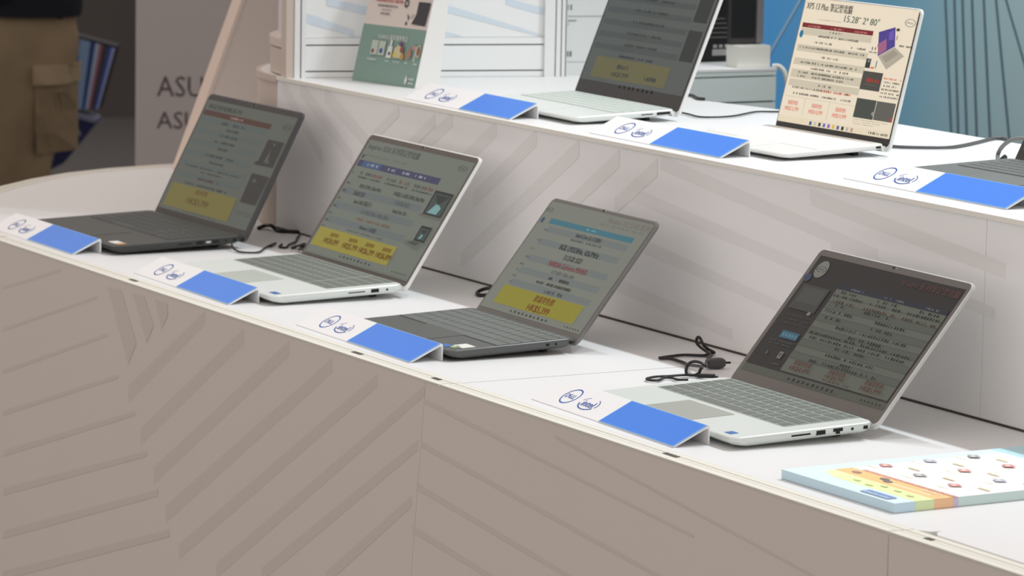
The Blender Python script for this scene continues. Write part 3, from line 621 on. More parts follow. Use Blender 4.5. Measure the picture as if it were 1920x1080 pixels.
def draw4(p, D):
    blk = K((47, 45, 44)); bgc = K((89, 91, 83)); st = K((80, 83, 76)); dk = K((40, 40, 38)); rd = K((76, 48, 42)); gr = K((104, 106, 96))
    p.rect(*D, blk)
    p.rect(D[0], .885, D[2], D[3], K((78, 80, 72))); p.rect(.262, .250, .968, .872, bgc)
    for k in range(1, 12):
        v = .250 + k * .0475
        p.rect(.262, v, .968, v + .0035, K((66, 68, 62)))
        if k % 2 == 0: p.rect(.262, v + .0035, .968, v + .0475, st)
    p.rect(.262, .215, .968, .250, K((44, 47, 54)))
    for u, w2 in ((.392, .04), (.629, .06), (.876, .04)): p.greek(u - w2, u + w2, .234, .014, K((92, 96, 100)))
    p.text(.79, .105, .040, 'Vostro 系列筆記型電腦', K((78, 56, 52)), .36)
    p.disc(.096, .150, .038, .038 / p.asp, K((112, 112, 104))); p.round_logo(.096, .150, .034, dk)
    p.disc(.046, .225, .022, .030, K((58, 66, 84)))
    p.rect(.055, .272, .232, .455, K((64, 63, 60))); p.rect(.075, .29, .215, .40, K((72, 71, 68)))
    p.disc(.205, .465, .012, .014, K((110, 110, 104)))
    for k in range(3): p.greek(.08, .235, .50 + k * .03, .010, K((66, 66, 64)))
    p.rect(.125, .612, .240, .664, K((58, 90, 108))); p.greek(.135, .23, .638, .024, K((84, 116, 130)))
    for k in range(2): p.greek(.09, .24, .69 + k * .022, .010, K((70, 70, 68)))
    p.rect(.196, .755, .222, .805, K((104, 104, 98))); p.rect(.202, .770, .216, .778, blk); p.rect(.202, .785, .216, .790, blk); p.quad([(.118, .765), (.126, .79), (.114, .80)], K((90, 90, 88)))
    p.greek(.19, .25, .845, .010, K((80, 80, 78)))
    rows = ((.270, ((.31, .43), (.55, .68), (.82, .94))), (.300, ((.28, .46), (.50, .70), (.76, .96))), (.340, ((.28, .45), (.50, .70), (.75, .95))), (.365, ((.33, .40), (.52, .68))),
            (.412, ((.29, .46), (.62, .80))), (.460, ((.30, .42), (.62, .76))), (.508, ((.42, .87),)), (.553, ((.53, .73),)), (.580, ((.29, .93),)), (.612, ((.29, .93),)), (.645, ((.50, .68),)), (.700, ((.47, .78),)), (.738, ((.59, .65),)), (.762, ((.40, .83),)))
    for v, segs in rows:
        for a, b in segs: p.greek(a, b, v, .020, dk if v != .340 else K((64, 46, 40)))
    for u, a in ((.381, 'HK$4,499'), (.851, 'HK$5,999')): p.text(u, .800, .028, '建議零售價', rd, .115); p.text(u, .840, .034, a, rd, .13)
    p.text(.609, .800, .026, '建議零售價', rd, .105); p.text(.610, .832, .028, 'HK$4,799', rd, .12); p.greek(.54, .72, .860, .014, rd)
    taskbar(p, .36, .65, .918, dk, .018, 10, (.84, .96))
def draw5(p, D):
    g5 = .10
    bgc = smat((92, 96, 94), g5, .03); st = smat((84, 88, 88), g5, .03); yl = smat((106, 104, 80), g5, .03); dk = smat((66, 68, 68), g5, .03)
    p.rect(*D, bgc)
    for k in range(7): p.rect(D[0] + .02, .1 + k * .09, .82, .14 + k * .09, st)
    for k in range(8): p.greek(.30, .62, .12 + k * .085, .018, dk)
    p.rect(.10, .735, .80, .885, yl); p.greek(.32, .42, .79, .03, dk); p.text(.37, .845, .034, 'HK$7,999', dk, .16); p.greek(.60, .70, .84, .03, dk)
    p.rect(.84, .15, .96, .40, dk); p.rect(.84, .46, .96, .68, dk)
    taskbar(p, .40, .70, .925, dk, .020, 8)
def draw6(p, D):
    g6 = .4
    k_ = lambda c: smat(c, g6, .012)
    bgc = k_((233, 219, 196)); st = k_((204, 194, 172)); dk = k_((72, 68, 66)); rd = k_((214, 118, 96)); mar = k_((124, 48, 50)); wt = k_((240, 226, 206)); gd = k_((80, 78, 74))
    p.rect(*D, bgc)
    p.rect(D[0], .925, D[2], D[3], k_((228, 214, 186)))
    p.text(.235, .072, .050, 'XPS 13 Plus 筆記型電腦', dk, .40)
    p.text(.53, .139, .052, '15.28˝ 2ª 80°', k_((84, 104, 90)), .30)
    p.greek(.16, .36, .170, .010, k_((190, 172, 150)))
    p.rect(.036, .205, .652, .241, mar)
    for u in (.141, .345, .547): p.greek(u - .05, u + .05, .226, .014, k_((190, 130, 120)))
    for v in (.245, .372, .476, .562, .640): p.rect(.036, v, .652, v + .052 if v != .562 else v + .066, st)
    rows = ((.258, .29, .40), (.296, .20, .55), (.345, .18, .32), (.349, .50, .62), (.392, .06, .62), (.452, .27, .42), (.505, .10, .60), (.545, .20, .52), (.582, .10, .60), (.610, .10, .50), (.665, .30, .41), (.700, .08, .58), (.745, .10, .60))
    for v, a, b in rows: p.greek(a, b, v, .016, dk)
    p.greek(.355, .40, .258, .016, rd); p.greek(.34, .58, .700, .016, rd)
    for u in (.217, .43): p.rect(u, .775, u + .004, .905, k_((200, 188, 166)))
    p.rect(.04, .772, .65, .775, k_((200, 188, 166)))
    for u, t in ((.117, 'HK$13,199'), (.329, 'HK$14,399'), (.538, 'HK$15,999')):
        p.text(u, .820, .026, '建議零售價', rd, .085); p.text(u, .864, .032, t, rd, .120)
    p.round_logo(.941, .114, .044, k_((96, 98, 100)))
    p.disc(.052, .294, .016, .030, k_((48, 120, 150)))
    pu = k_((82, 70, 140)); pk = k_((160, 100, 130))
    p.quad([(.704, .208), (.831, .157), (.862, .298), (.740, .386)], pu); p.quad([(.716, .30), (.78, .25), (.80, .33), (.745, .375)], pk); p.quad([(.79, .20), (.825, .18), (.84, .25), (.80, .26)], k_((110, 90, 170)))
    p.quad([(.745, .386), (.862, .302), (.956, .361), (.836, .475)], k_((178, 168, 152))); p.quad([(.775, .388), (.862, .325), (.905, .352), (.82, .425)], k_((160, 150, 136)))
    p.rect(.656, .411, .697, .482, k_((58, 60, 62))); p.rect(.668, .415, .690, .44, k_((120, 120, 122))); p.rect(.705, .470, .735, .482, k_((210, 110, 60))); p.rect(.742, .42, .750, .475, k_((70, 130, 140)))
    p.rect(.68, .322, .688, .345, dk); p.rect(.705, .322, .713, .345, dk); p.greek(.665, .73, .362, .012, dk)
    p.rect(.845, .165, .872, .185, dk); p.rect(.862, .22, .868, .25, dk); p.greek(.90, .99, .290, .014, dk)
    p.rect(.656, .505, .822, .644, gd); p.greek(.70, .80, .57, .030, k_((170, 60, 50))); p.rect(.69, .60, .79, .604, k_((110, 100, 90)))
    p.rect(.657, .710, .823, .855, k_((76, 80, 74))); p.rect(.827, .712, .985, .853, k_((98, 96, 90))); p.disc(.815, .81, .012, .014, k_((150, 146, 138))); p.rect(.965, .82, .982, .85, k_((170, 80, 60)))
    for k in range(6): p.greek(.838, .985, .540 + k * .027, .014, rd if k == 0 else dk)
    for k in range(3): p.greek(.66, .96 - k * .06, .868 + k * .016, .007, k_((170, 160, 140)))
    for i, c in enumerate(((60, 90, 150), (200, 190, 170), (60, 60, 56), (90, 110, 190), (150, 90, 180), (220, 180, 60), (70, 90, 170), (40, 40, 40), (180, 180, 170), (190, 150, 140))):
        u = .318 + i * .040; p.rect(u - .011, .938, u + .009, .966, k_(c))
    for i in range(5): p.greek(.82 + i * .034, .842 + i * .034, .950, .018, dk)
def draw7(p, D):
    p.rect(*D, K((90, 94, 88))); p.rect(.1, .2, .7, .25, K((60, 80, 110))); p.rect(.1, .76, .7, .9, K((130, 122, 60)))
    for k in range(7): p.greek(.2, .6, .3 + k * .06, .02, K((50, 50, 48)))

B = mat
silver = B('silver_body', (.66, .71, .675), .42, .15, .4); silver2 = B('silver_body_cool', (.72, .765, .74), .4, .12, .4); pad_g = B('touchpad_grey', (.40, .425, .395), .4, .1, .3)
greykey = B('grey_key', (.155, .175, .155), .5, 0, .3); bed_d = B('key_gap_dark', (.05, .055, .05), .6)
blackb = B('black_laptop_body', (.050, .054, .050), .45, .1, .35); blackkey = B('black_key', (.045, .052, .047), .5, 0, .4); slate = B('dark_slate_body', (.105, .112, .108), .42, .2, .4); slatekey = B('slate_key', (.135, .15, .142), .45, 0, .4)
whitekey = B('silver_key', (.58, .64, .60), .45, 0, .3); bed_l = B('key_gap_light', (.40, .44, .42), .6)
bez1 = B('bezel_charcoal', (.055, .052, .049), .5, 0, .35); bez2 = B('bezel_taupe_sheen', (.130, .115, .102), .55, 0, .3); bez3 = B('bezel_grey_sheen', (.155, .148, .138), .5, 0, .3); bez4 = B('bezel_brown_grey_sheen', (.135, .122, .112), .5, 0, .3); bezk = B('bezel_black', (.012, .012, .012), .25, 0, .5)  # brown and grey bezels hold the room light that dark plastic reflects
st_w = B('white_sticker', (.78, .78, .74), .5); st_b = B('blue_sticker', (.04, .16, .45), .4); st_g = B('green_sticker', (.45, .62, .30), .4)
PORT_A = (('slot', .107, .133, .0020), ('usb', .1414, .1538, .0052), ('lan', .1647, .178, .0058), ('jack', .1914, 0, .0036), ('lock', .207, .213, .004))
laptop('black laptop with grey-green page and yellow price band, farthest left on the counter', -.4431, .098, 0.0, 2.046, .361, .2355, .2185, body=blackb, keym=blackkey, deck=bed_d, bezelm=bez1, lidm=B('lid_dark', (.075, .078, .085), .4, .3, .4), numpad=True, kb=(.44, .90, .44, 1.0), draw=draw1, disp=(.020, .052, .975, .972),
       ports=(('slot', .112, .134, .0018), ('usb', .143, .156, .005), ('light', .160, .168, .003), ('usb', .172, .182, .004), ('jack', .195, 0, .003), ('lock', .207, .213, .0045)), sticker=((.125, .014, .150, .030, st_w), (.152, .014, .164, .030, B('orange_sticker', (.65, .35, .16), .5))), padm=blackb)
laptop('silver laptop showing four red prices on a yellow band, second along the counter', .1342, .098, -.02, 2.146, .372, .2244, .2171, body=silver2, keym=greykey, deck=B('key_gap_mid', (.34, .37, .345), .5), bezelm=bez2, lidm=B('white_silver_lid', (.80, .81, .80), .35, .1, .4), numpad=True, kb=(.44, .93, .455, .97), draw=draw2, disp=(.028, .050, .983, .990),
       ports=(('slot', .123, .150, .0014), ('usb', .160, .1725, .0052), ('jack', .186, 0, .0034)), sticker=((.150, .012, .160, .022, st_b), (.162, .012, .172, .022, st_b)), padm=B('touchpad_pale', (.50, .545, .495), .4, .1, .3))
laptop('slim slate laptop whose page has a teal bar and a single red price', .7108, .099, -.02, 2.24, .2985, .2007, .1926, body=slate, keym=slatekey, deck=bed_d, bezelm=bez3, lidm=B('slate_lid', (.20, .20, .195), .35, .4, .5), kb=(.36, .905, .486), draw=draw3, disp=(.021, .035, .985, .985),
       ports=(('usb', .145, .150, .003), ('jack', .160, 0, .0034), ('lock', .181, .186, .003)), sticker=((.098, .010, .118, .022, st_b), (.118, .016, .128, .028, st_g), (.112, .024, .140, .044, st_w)), padm=slate, keygap=.0019)
laptop('large silver laptop with a mostly black page and side ports, nearest the camera', 1.3803, .103, -.03, 2.258, .345, .2071, .2047, body=silver, keym=greykey, deck=B('key_gap_pale', (.36, .39, .365), .5), bezelm=bez4, lidm=B('silver_lid', (.62, .64, .63), .35, .4, .4), kb=(.42, .93, .45, .93), draw=draw4, disp=(.030, .055, .978, .935),
       ports=tuple((k, a - .027, (b - .027 if b else 0), h) for k, a, b, h in PORT_A), sticker=((.136, .010, .150, .021, st_b),), padm=B('touchpad_green_grey', (.38, .405, .365), .4, .1, .3))  # touchpad in a darker green-grey than the body
laptop('silver laptop with a dim reflective screen on the upper tier', .2254, .556, -.03, 1.95, .332, .186, .225, z=H, body=silver2, keym=whitekey, deck=bed_l, bezelm=bezk, lidm=B('pale_lid', (.76, .78, .77), .4, .1, .4), kb=(.42, .92, .45), draw=draw5, disp=(.020, .03, .980, .915),
       ports=(('slot', .115, .135, .0015), ('usb', .142, .165, .004)), padm=silver2, webcam=True, front_t=.0095, zf=.0118, zr=.0195)
laptop('pale slim laptop with a bright cream page, upper tier', .774, .571, .013, 1.819, .285, .186, .191, z=H, body=B('platinum_body', (.78, .79, .76), .4, .05, .3), keym=B('platinum_key', (.77, .78, .75), .45), deck=B('platinum_bed', (.74, .75, .72), .5), bezelm=bezk, lidm=B('platinum_lid', (.76, .80, .78), .4, .1, .4), kb=(.34, .90, .488), draw=draw6, disp=(.013, .013, .985, .972),
       ports=(('usb', .158, .166, .003),), padm=B('platinum_pad', (.78, .79, .76), .4), webcam=False, keygap=.0008, front_t=.0085, zf=.0110, zr=.0185)
laptop('dark laptop at the right end of the upper tier, cropped by the picture edge', 1.335, .592, 0.0, 2.05, .3585, .2, .215, z=H, body=B('dark_green_grey_body', (.15, .165, .16), .42, .2, .4), keym=B('dark_grey_key', (.13, .145, .14), .45), deck=bed_d, bezelm=bez1, lidm=slate, numpad=True, kb=(.44, .90, .44, 1.0), draw=draw7, padm=B('dark_pad', (.15, .165, .16), .4))

# ------------------------------------------------------------ bent acrylic sign holders
def holder(label, xr, yf, yaw, z=0.0, ln=.355, blue=.190, dep=.050, hgt=.0235):
    t = thing('sign_holder', label, 'sign', (xr, yf, z), yaw, 'bent acrylic name signs in front of the laptops')
    mb = MB(); th = .0017
    prof = [(0, .0002), (.0003, .0012), (dep - .003, hgt), (dep - .0008, hgt - .0006), (dep, hgt - .003), (dep, .0002), (dep - th, .0002), (dep - th, hgt - .0045), (dep - .005, hgt - .0042), (.0035, .0002)]
    mb.loft([[(-ln, a, b) for a, b in prof], [(0, a, b) for a, b in prof]], M_WHITE); body = mb.build('bent_sheet', t)
    sl = Vector((0, dep - .0033, hgt - .0012)).normalized(); nn = Vector((0, -sl.z, sl.y)); o = Vector((0, .0003, .0012))
    L_ = (Vector((0, dep - .003, hgt)) - o).length
    def P(u, v, l): q = o + sl * (v * L_) + nn * (.0001 + .0002 * l); return (u, q.y, q.z)
    mb = MB()
    a, b = -blue, .0008
    mb.loft([[P(a, .0, .5), P(b, .0, .5), P(b, .985, .5), P(a, .985, .5)], [P(a, .0, 4), P(b, .0, 4), P(b, .985, 4), P(a, .985, 4)]], M_BLUEEDGE)
    mb.add([P(a + .002, .025, 4.3), P(b - .002, .025, 4.3), P(b - .002, .965, 4.3), P(a + .002, .965, 4.3)], [(0, 1, 2, 3)], M_BLUE)
    mb.build('blue_panel', t)
    mb = MB(); pg = Page(mb, lambda u, v, l: P(u, 1 - v, .3 + l * .3), 1 / L_)
    asp = 1.0 / L_                    # u in metres, v in sheet heights
    pg.asp = asp
    pg.round_logo(-ln + .062, .50, .0165, M_INK); pg.oval_logo(-ln + .113, .56, .021, M_INK)
    mb.build('printed_logo', t)
    return t
holder('blue and white sign strip before the farthest black laptop', -.301, .043, -.005)
holder('blue and white sign strip before the silver laptop with four prices', .281, .043, -.02)
holder('blue and white sign strip before the slim slate laptop', .844, .044, -.02)
holder('blue and white sign strip before the big silver laptop nearest the camera', 1.506, .0445, -.03, blue=.180)
holder('blue and white sign strip before the upper laptop with the dim screen', .288, .500, -.02, H, blue=.165)
holder('blue and white sign strip before the pale laptop with bright screen', .853, .514, -.005, H, blue=.185)
holder('blue and white sign strip before the cropped dark laptop, upper tier', 1.474, .536, -.005, H)

# ------------------------------------------------------------ leaning poster board on the upper tier
pw = Vector((.172, .027)).length
po = thing('poster_board', 'cream and teal standing poster board leaning back at the left end of the upper tier', 'poster', (-.39, .580, H + .0003), math.atan2(.027, .172))
lean = .245; hgt = .30
def PP(u, v, l): return (u * pw, math.sin(lean) * v * hgt - .0003 * l * math.cos(lean), math.cos(lean) * v * hgt + .0003 * l * math.sin(lean))
mb = MB(); mb.loft([[PP(0, 0, 0), PP(1, 0, 0), PP(1, 1, 0), PP(0, 1, 0)], [(0, .050, 0), (pw, .050, 0), (pw, math.sin(lean) * hgt + .012, math.cos(lean) * hgt), (0, math.sin(lean) * hgt + .012, math.cos(lean) * hgt)]], mat('white_foam_board', (.79, .79, .77), .55)); mb.build('foam_board', po)
mb = MB(); pg = Page(mb, lambda u, v, l: PP(u, 1 - v, l), hgt / pw)
teal = ink((140, 168, 158)); cream = ink((233, 222, 214)); cg = ink((112, 108, 108)); pr = ink((190, 88, 88)); wt = ink((228, 234, 228)); cdk = ink((82, 80, 84))
pg.rect(0, 0, 1, .68, cream); pg.rect(0, .68, 1, 1, teal)
pg.quad([(.10, .30), (.28, .30), (.22, .355), (.12, .372)], ink((84, 84, 140))); pg.quad([(.44, .28), (.74, .28), (.72, .37), (.64, .405), (.44, .355)], ink((92, 88, 98))); pg.quad([(.80, .30), (.98, .29), (.97, .36), (.80, .385)], ink((110, 96, 96))); pg.quad([(.80, .325), (.90, .335), (.80, .36)], cream); pg.quad([(.90, .30), (.97, .295), (.96, .32)], ink((214, 160, 140)))
for u, v in ((.20, .415), (.56, .435), (.88, .455)):
    pg.greek(u - .09, u + .09, v, .016, cg); pg.greek(u - .05, u + .05, v + .023, .009, ink((170, 160, 156))); pg.greek(u - .05, u + .05, v + .043, .015, cg)
pg.greek(.12, .55, .540, .019, pr); pg.greek(.17, .48, .570, .014, cg); pg.greek(.24, .40, .592, .009, ink((160, 152, 150))); pg.greek(.24, .38, .614, .014, cg)
pg.ring(.615, .545, .034, .034 / pg.asp * 1.2, .45, cdk); pg.quad([(.80, .53), (.985, .53), (.965, .66), (.75, .655), (.80, .60)], cdk); pg.quad([(.66, .60), (.70, .62), (.69, .64)], cdk); pg.quad([(.66, .64), (.69, .66), (.655, .665)], cdk); pg.quad([(.74, .61), (.78, .595), (.72, .63)], ink((150, 146, 140)))
pg.text(.52, .742, .024, 'SUNING 蘇寧優惠禮品', wt, .46)
for u in (.21, .325): pg.rect(u, .765, u + .105, .845, ink((196, 208, 196)))
pg.disc(.245, .825, .020, .012, ink((150, 70, 60))); pg.disc(.375, .820, .026, .015, ink((86, 100, 160)))
pg.quad([(.48, .79), (.55, .79), (.55, .855), (.47, .855)], wt); pg.rect(.50, .755, .53, .79, wt); pg.disc(.515, .83, .018, .010, ink((120, 60, 56)))
pg.quad([(.58, .85), (.58, .80), (.64, .775), (.72, .80), (.72, .85)], ink((214, 206, 170))); pg.disc(.60, .835, .030, .016, ink((222, 206, 96))); pg.disc(.70, .80, .030, .020, ink((150, 96, 90))); pg.disc(.665, .77, .024, .014, ink((130, 90, 140))); pg.disc(.72, .84, .030, .018, ink((196, 160, 100)))
pg.quad([(.77, .84), (.79, .80), (.83, .79), (.86, .82), (.84, .85)], ink((180, 140, 120))); pg.disc(.885, .785, .03, .014, ink((200, 150, 150)))
pg.rect(.915, .775, .925, .86, wt); pg.ring(.963, .800, .035, .036, .25, ink((210, 196, 176))); pg.disc(.963, .802, .020, .020, ink((166, 106, 72)))
for u, w2 in ((.27, .08), (.51, .03), (.655, .05), (.81, .02), (.955, .03)): pg.greek(u - w2, u + w2, .872, .010, wt)
pg.quad([(.845, .965), (.865, .935), (.885, .965), (.865, .992)], wt); pg.greek(.90, .985, .955, .014, wt); pg.greek(.90, .985, .978, .012, wt)
mb.build('poster_print', po)

# ------------------------------------------------------------ thick illustrated board lying at the right
bo = thing('catalogue_board', 'thick flat board with rainbow bands and small product pictures, lying at the right corner', 'board', (1.718, .057, .0004), math.atan2(.003, .213))
bw_, bl_, bt = .2145, .36, .0105
shear = .115                                                   # the board is turned a little more along its long side
def BP(u, v, z): return (u * bw_, v * bl_, z)
bands = ((0, .028, (168, 206, 226)), (.028, .0535, (196, 220, 150)), (.0535, .079, (236, 166, 106)), (.079, .0855, (178, 158, 196)), (.0855, bl_, (176, 208, 206)))
def lit_ink(c): return ink(tuple(min(250, v + (250 - v) * .34) for v in c), .93)  # inks paled toward white, strong light on the board put into their colour
bo.rotation_euler = (0, 0, .02)
body = MB()
for a, b, c in bands: body.cbox((0, a, 0), (bw_, b, bt), .0004, lit_ink(c))
body.build('board_block', bo)
mb = MB(); pg = Page(mb, lambda u, v, l: (u * bw_, (1 - v) * bl_, bt + .0001 * l), bl_ / bw_)
Y = lambda y: 1 - y / bl_
pg.rect(0, Y(bl_), 1, Y(0), lit_ink((196, 226, 236)))
pg.rect(.11, Y(.328), 1, Y(.0855), lit_ink((238, 238, 236)))
pg.rect(.0, Y(.36), 1, Y(.292), lit_ink((150, 204, 216)))
pg.rect(.30, Y(.054), 1, Y(.028), lit_ink((212, 226, 140))); pg.quad([(.13, Y(.040)), (.30, Y(.028)), (.30, Y(.054)), (.13, Y(.056))], lit_ink((228, 230, 150)))
pg.rect(.12, Y(.079), 1, Y(.054), lit_ink((240, 170, 84)))
pg.rect(.20, Y(.0855), 1, Y(.079), lit_ink((176, 96, 84)))
pg.rect(.55, Y(.062), .90, Y(.066), lit_ink((250, 214, 160)))
for i in range(16): pg.rect(.20 + i * .05, Y(.0815 + .003 * (i % 2)), .23 + i * .05, Y(.079), lit_ink((206, 130, 70)))
for u, y, c in ((.52, .066, (70, 62, 66)), (.46, .071, (60, 60, 60)), (.24, .067, (130, 90, 80))): pg.disc(u, Y(y), .035, .012, lit_ink(c))
for u, y in ((.42, .040), (.55, .036), (.75, .044), (.88, .040), (.62, .046)): pg.disc(u, Y(y), .03, .008, lit_ink((188, 206, 110)))
pg.rect(.66, Y(.020), .90, Y(.006), lit_ink((88, 130, 196))); pg.greek(.68, .88, Y(.016), .010, lit_ink((60, 96, 170))); pg.greek(.68, .88, Y(.010), .010, lit_ink((210, 226, 240)))
pg.text(.86, Y(.072), .018, 'AMD', lit_ink((250, 236, 210)), .16)
for r_ in range(4):
    for c_ in range(3):
        u, y = .155 + c_ * .30, .118 + r_ * .062
        if y > .28: continue
        cc = ((186, 96, 86), (150, 156, 176), (120, 120, 124), (200, 116, 100))[(r_ + c_ * 2) % 4]
        pg.quad([(u - .05, Y(y)), (u - .01, Y(y + .009)), (u + .055, Y(y + .004)), (u + .02, Y(y - .007))], lit_ink(cc)); pg.disc(u, Y(y + .001), .018, .006, lit_ink((240, 214, 206)))
        pg.quad([(u + .10, Y(y + .016)), (u + .20, Y(y + .016)), (u + .20, Y(y + .020)), (u + .10, Y(y + .020))], lit_ink((236, 208, 158)))
        pg.greek(u - .05, u + .06, Y(y - .016), .010, lit_ink((232, 208, 168)))
mb.build('board_print', bo)

# ------------------------------------------------------------ cables
def zc(pts, z0, lo=.0027): return [(x, y, max(z, z0 + lo)) for x, y, z in pts]
def cable(name, label, pts, r=.0021, m=M_CABLE, z0=0.0, cat='cable', sm=5):
    mb = MB(); mb.tube(zc(pts, z0, r + .0003), r, m, 8, sm); return tag(mb.build(name, None, smooth=True), label, cat)
pc_ = thing('security_cable', 'black looped cable with a grey lock head behind the big silver laptop', 'cable', (0, 0, 0))
LOOP = [(1.040, .384, .009), (1.070, .364, .014), (1.0993, .3456, .0153), (1.0959, .3395, .0201), (1.0921, .3328, .0215), (1.0887, .3268, .0191), (1.0868, .3233, .012), (1.0869, .3235, .0057), (1.0886, .3266, .0036), (1.0923, .3332, .0036), (1.095, .338, .0067), (1.0956, .3391, .0109), (1.090, .345, .0130), (1.06, .352, .010), (1.02, .366, .004)] + [(1.0061, .373, .003), (.9866, .3758, .003), (.9627, .3759, .003), (.952, .3647, .003)]
for path, r in ((K_c4a[:-2] + [(.975, .432, .006), (1.010, .405, .010), (1.040, .385, .009)], .0021), (LOOP, .0021), (K_c4c, .0017)):
    mb = MB(); mb.tube(zc(path, 0, r + .0002), r, M_CABLE, 8, 5); mb.build('cord', pc_, smooth=True)
mb = MB(); a, b = Vector((1.040, .383, .0078)), Vector((1.0450, .409, .0078)); dv = (b - a).normalized(); sv = Vector((-dv.y, dv.x, 0))
mb.loft([[tuple(a + dv * t + sv * (q[0] * s) + Vector((0, 0, q[1] * s))) for q in rrect(.0135, .0135, .004, 3)] for t, s in ((0, .62), (.003, .95), (.010, 1.0), (.018, 1.05), (.023, .95), (.0265, .6))], mat('lock_grey_plastic', (.075, .073, .073), .4, 0, .4)); mb.build('lock_head', pc_, smooth=True)
mb = MB(); mb.tube([tuple(b - dv * .002), tuple(b + dv * .008)], .0016, M_BLACK, 8, 1); mb.build('lock_pin', pc_)
mb = MB(); mb.tube([(1.100, .333, .004), (1.112, .352, .004)], .0030, M_BLACK, 8, 1); mb.build('cord_tip', pc_)
cable('power_cable', 'thick black cable along the riser base beside the farthest laptop', K_c1a, .0032)
cable('charging_cable', 'thin dark cable from the farthest laptop curving behind the second laptop', [(-.256, .300, .010), (-.245, .297, .006), (-.225, .296, .003)] + K_c1b[3:9] + [(-.262, .372, .003)], .0017)
tn = thing('cable_tangle', 'small black cable tangle with a connector left of the second laptop screen', 'cable', (0, 0, 0))
for key in ('c1c', 'c1d'):
    mb = MB(); mb.tube(zc(globals()['K_' + key], 0, .0023), .002, M_CABLE, 8, 5); mb.build('cord', tn, smooth=True)
mb = MB(); mb.tube([(-.196, .396, .008), (-.172, .396, .009), (-.150, .394, .008)], [.005, .0062, .0045], M_BLACK, 10, 1); mb.build('connector', tn, smooth=True)
cable('cable_loop', 'short black cord loop on the counter behind the slim slate laptop', K_c3, .0028)
cable('black_lead', 'black lead trailing from the dim-screen laptop across the upper tier', K_c5a, .0015, z0=H)
cable('black_wire', 'short black wire end behind the dim-screen laptop', K_c5b, .0024, z0=H)
cable('grey_lead', 'grey lead from the bright-screen laptop running off to the back edge', K_c6, .0024, M_GREYCABLE, z0=H)
hp = thing('looped_grey_cable', 'thick grey cable arching up at the left side of the cropped dark laptop', 'cable', (0, 0, 0))
mb = MB(); mb.tube(K_c7, .0030, mat('mid_grey_cable', (.22, .23, .23), .45), 10, 6); mb.build('cord', hp, smooth=True)
mb = MB(); mb.tube([(1.048, .842, H + .003), (1.062, .842, H + .012)], .0035, M_BLACK, 8, 1); mb.tube([(1.050, .85, H + .003), (1.075, .85, H + .008), (1.082, .85, H + .014)], .002, M_BLACK, 8, 2); mb.build('cable_clamp', hp)
mb = MB(); mb.tube([(-.352, 1.386, .2612), (-.345, 1.397, .2605), (-.338, 1.405, .245), (-.335, 1.409, .20), (-.334, 1.41, .05), (-.334, 1.41, -.2)], .0042, mat('white_cable', (.74, .76, .72), .45), 10, 5); tag(mb.build('white_cable', None, smooth=True), 'white cable hanging over the right corner of the rear cabinet', 'cable')
# ------------------------------------------------------------ hall behind, far left: sign board, passer-by, bag
ab = thing('standing_sign_board', 'tall grey standing sign board with dark lettering in the hall at upper left', 'sign board', hall(9.0, -.905, -.80), yaw_h)
mb = MB(); mb.cbox((0, 0, .02), (.62, .045, 1.75), .004, mat('light_grey_board', (.50, .455, .43), .6, 0, .2)); mb.build('board_panel', ab)
mb = MB(); mb.box((.02, -.12, 0), (.60, .17, .0195), mat('grey_metal_foot', (.10, .10, .10), .4, .6)); mb.build('foot_plate', ab)
mb = MB(); pg = Page(mb, lambda u, v, l: (u, -.0006 - .0001 * l, v), 1)
def btext(x0, zc_, h, t, m, width):
    vs_, fs, wd = text2d(t); k = width / wd; x_ = x0 + width / 2
    pg.n += 1; mb.add([(x_ + x * k, -.0006 - .0001 * pg.n, zc_ + y * h) for x, y in vs_], fs, m)
mi = mat('dark_sign_lettering', (.10, .085, .085), .7)
btext(.052, .793, .050, 'ASUS', mi, .140); mb.build('sign_lettering', ab)
mb = MB(); btext(.052, .712, .042, 'ASUS', mi, .128); mb.build('sign_lettering', ab)

# person: one skinned body
from mathutils.bvhtree import BVHTree
pe_loc = hall(10.3, -1.338, -.80)
pe = thing('person', 'person in khaki cargo trousers and dark navy top walking past at far left', 'person', pe_loc, yaw_h)
N = [('pel', None, (0.0, 0, .93), .16), ('hipn', 'pel', (.012, -.075, .86), .162), ('thn', 'hipn', (.018, -.085, .68), .152), ('knn', 'thn', (-.035, -.09, .47), .116), ('cfn', 'knn', (-.03, -.09, .28), .098), ('ann', 'cfn', (.0, -.09, .08), .075), ('ton', 'ann', (-.14, -.10, .045), .045),
     ('hipf', 'pel', (-.03, .08, .86), .145), ('thf', 'hipf', (-.10, .09, .68), .13), ('knf', 'thf', (-.17, .095, .48), .108), ('cff', 'knf', (-.10, .095, .28), .09), ('anf', 'cff', (-.03, .095, .10), .07), ('tof', 'anf', (-.15, .10, .045), .045),
     ('wst', 'pel', (0, 0, 1.05), .155), ('chs', 'wst', (-.01, 0, 1.30), .165), ('nkb', 'chs', (-.015, 0, 1.44), .075), ('nk', 'nkb', (-.03, 0, 1.50), .056), ('hd', 'nk', (-.045, 0, 1.57), .088), ('hdt', 'hd', (-.035, 0, 1.66), .085),
     ('sn', 'chs', (-.01, -.20, 1.36), .07), ('en', 'sn', (-.03, -.25, 1.11), .052), ('wn', 'en', (-.26, -.20, 1.13), .036), ('hn', 'wn', (-.34, -.18, 1.14), .038),
     ('sf', 'chs', (-.01, .20, 1.36), .07), ('ef', 'sf', (.05, .25, 1.10), .052), ('wf', 'ef', (.055, .24, .92), .036), ('hf', 'wf', (.05, .235, .84), .038)]
idx = {n[0]: i for i, n in enumerate(N)}
me = bpy.data.meshes.new('skeleton'); me.from_pydata([n[2] for n in N], [(idx[n[1]], idx[n[0]]) for n in N if n[1]], [])
so = bpy.data.objects.new('skeleton', me); COL.objects.link(so)
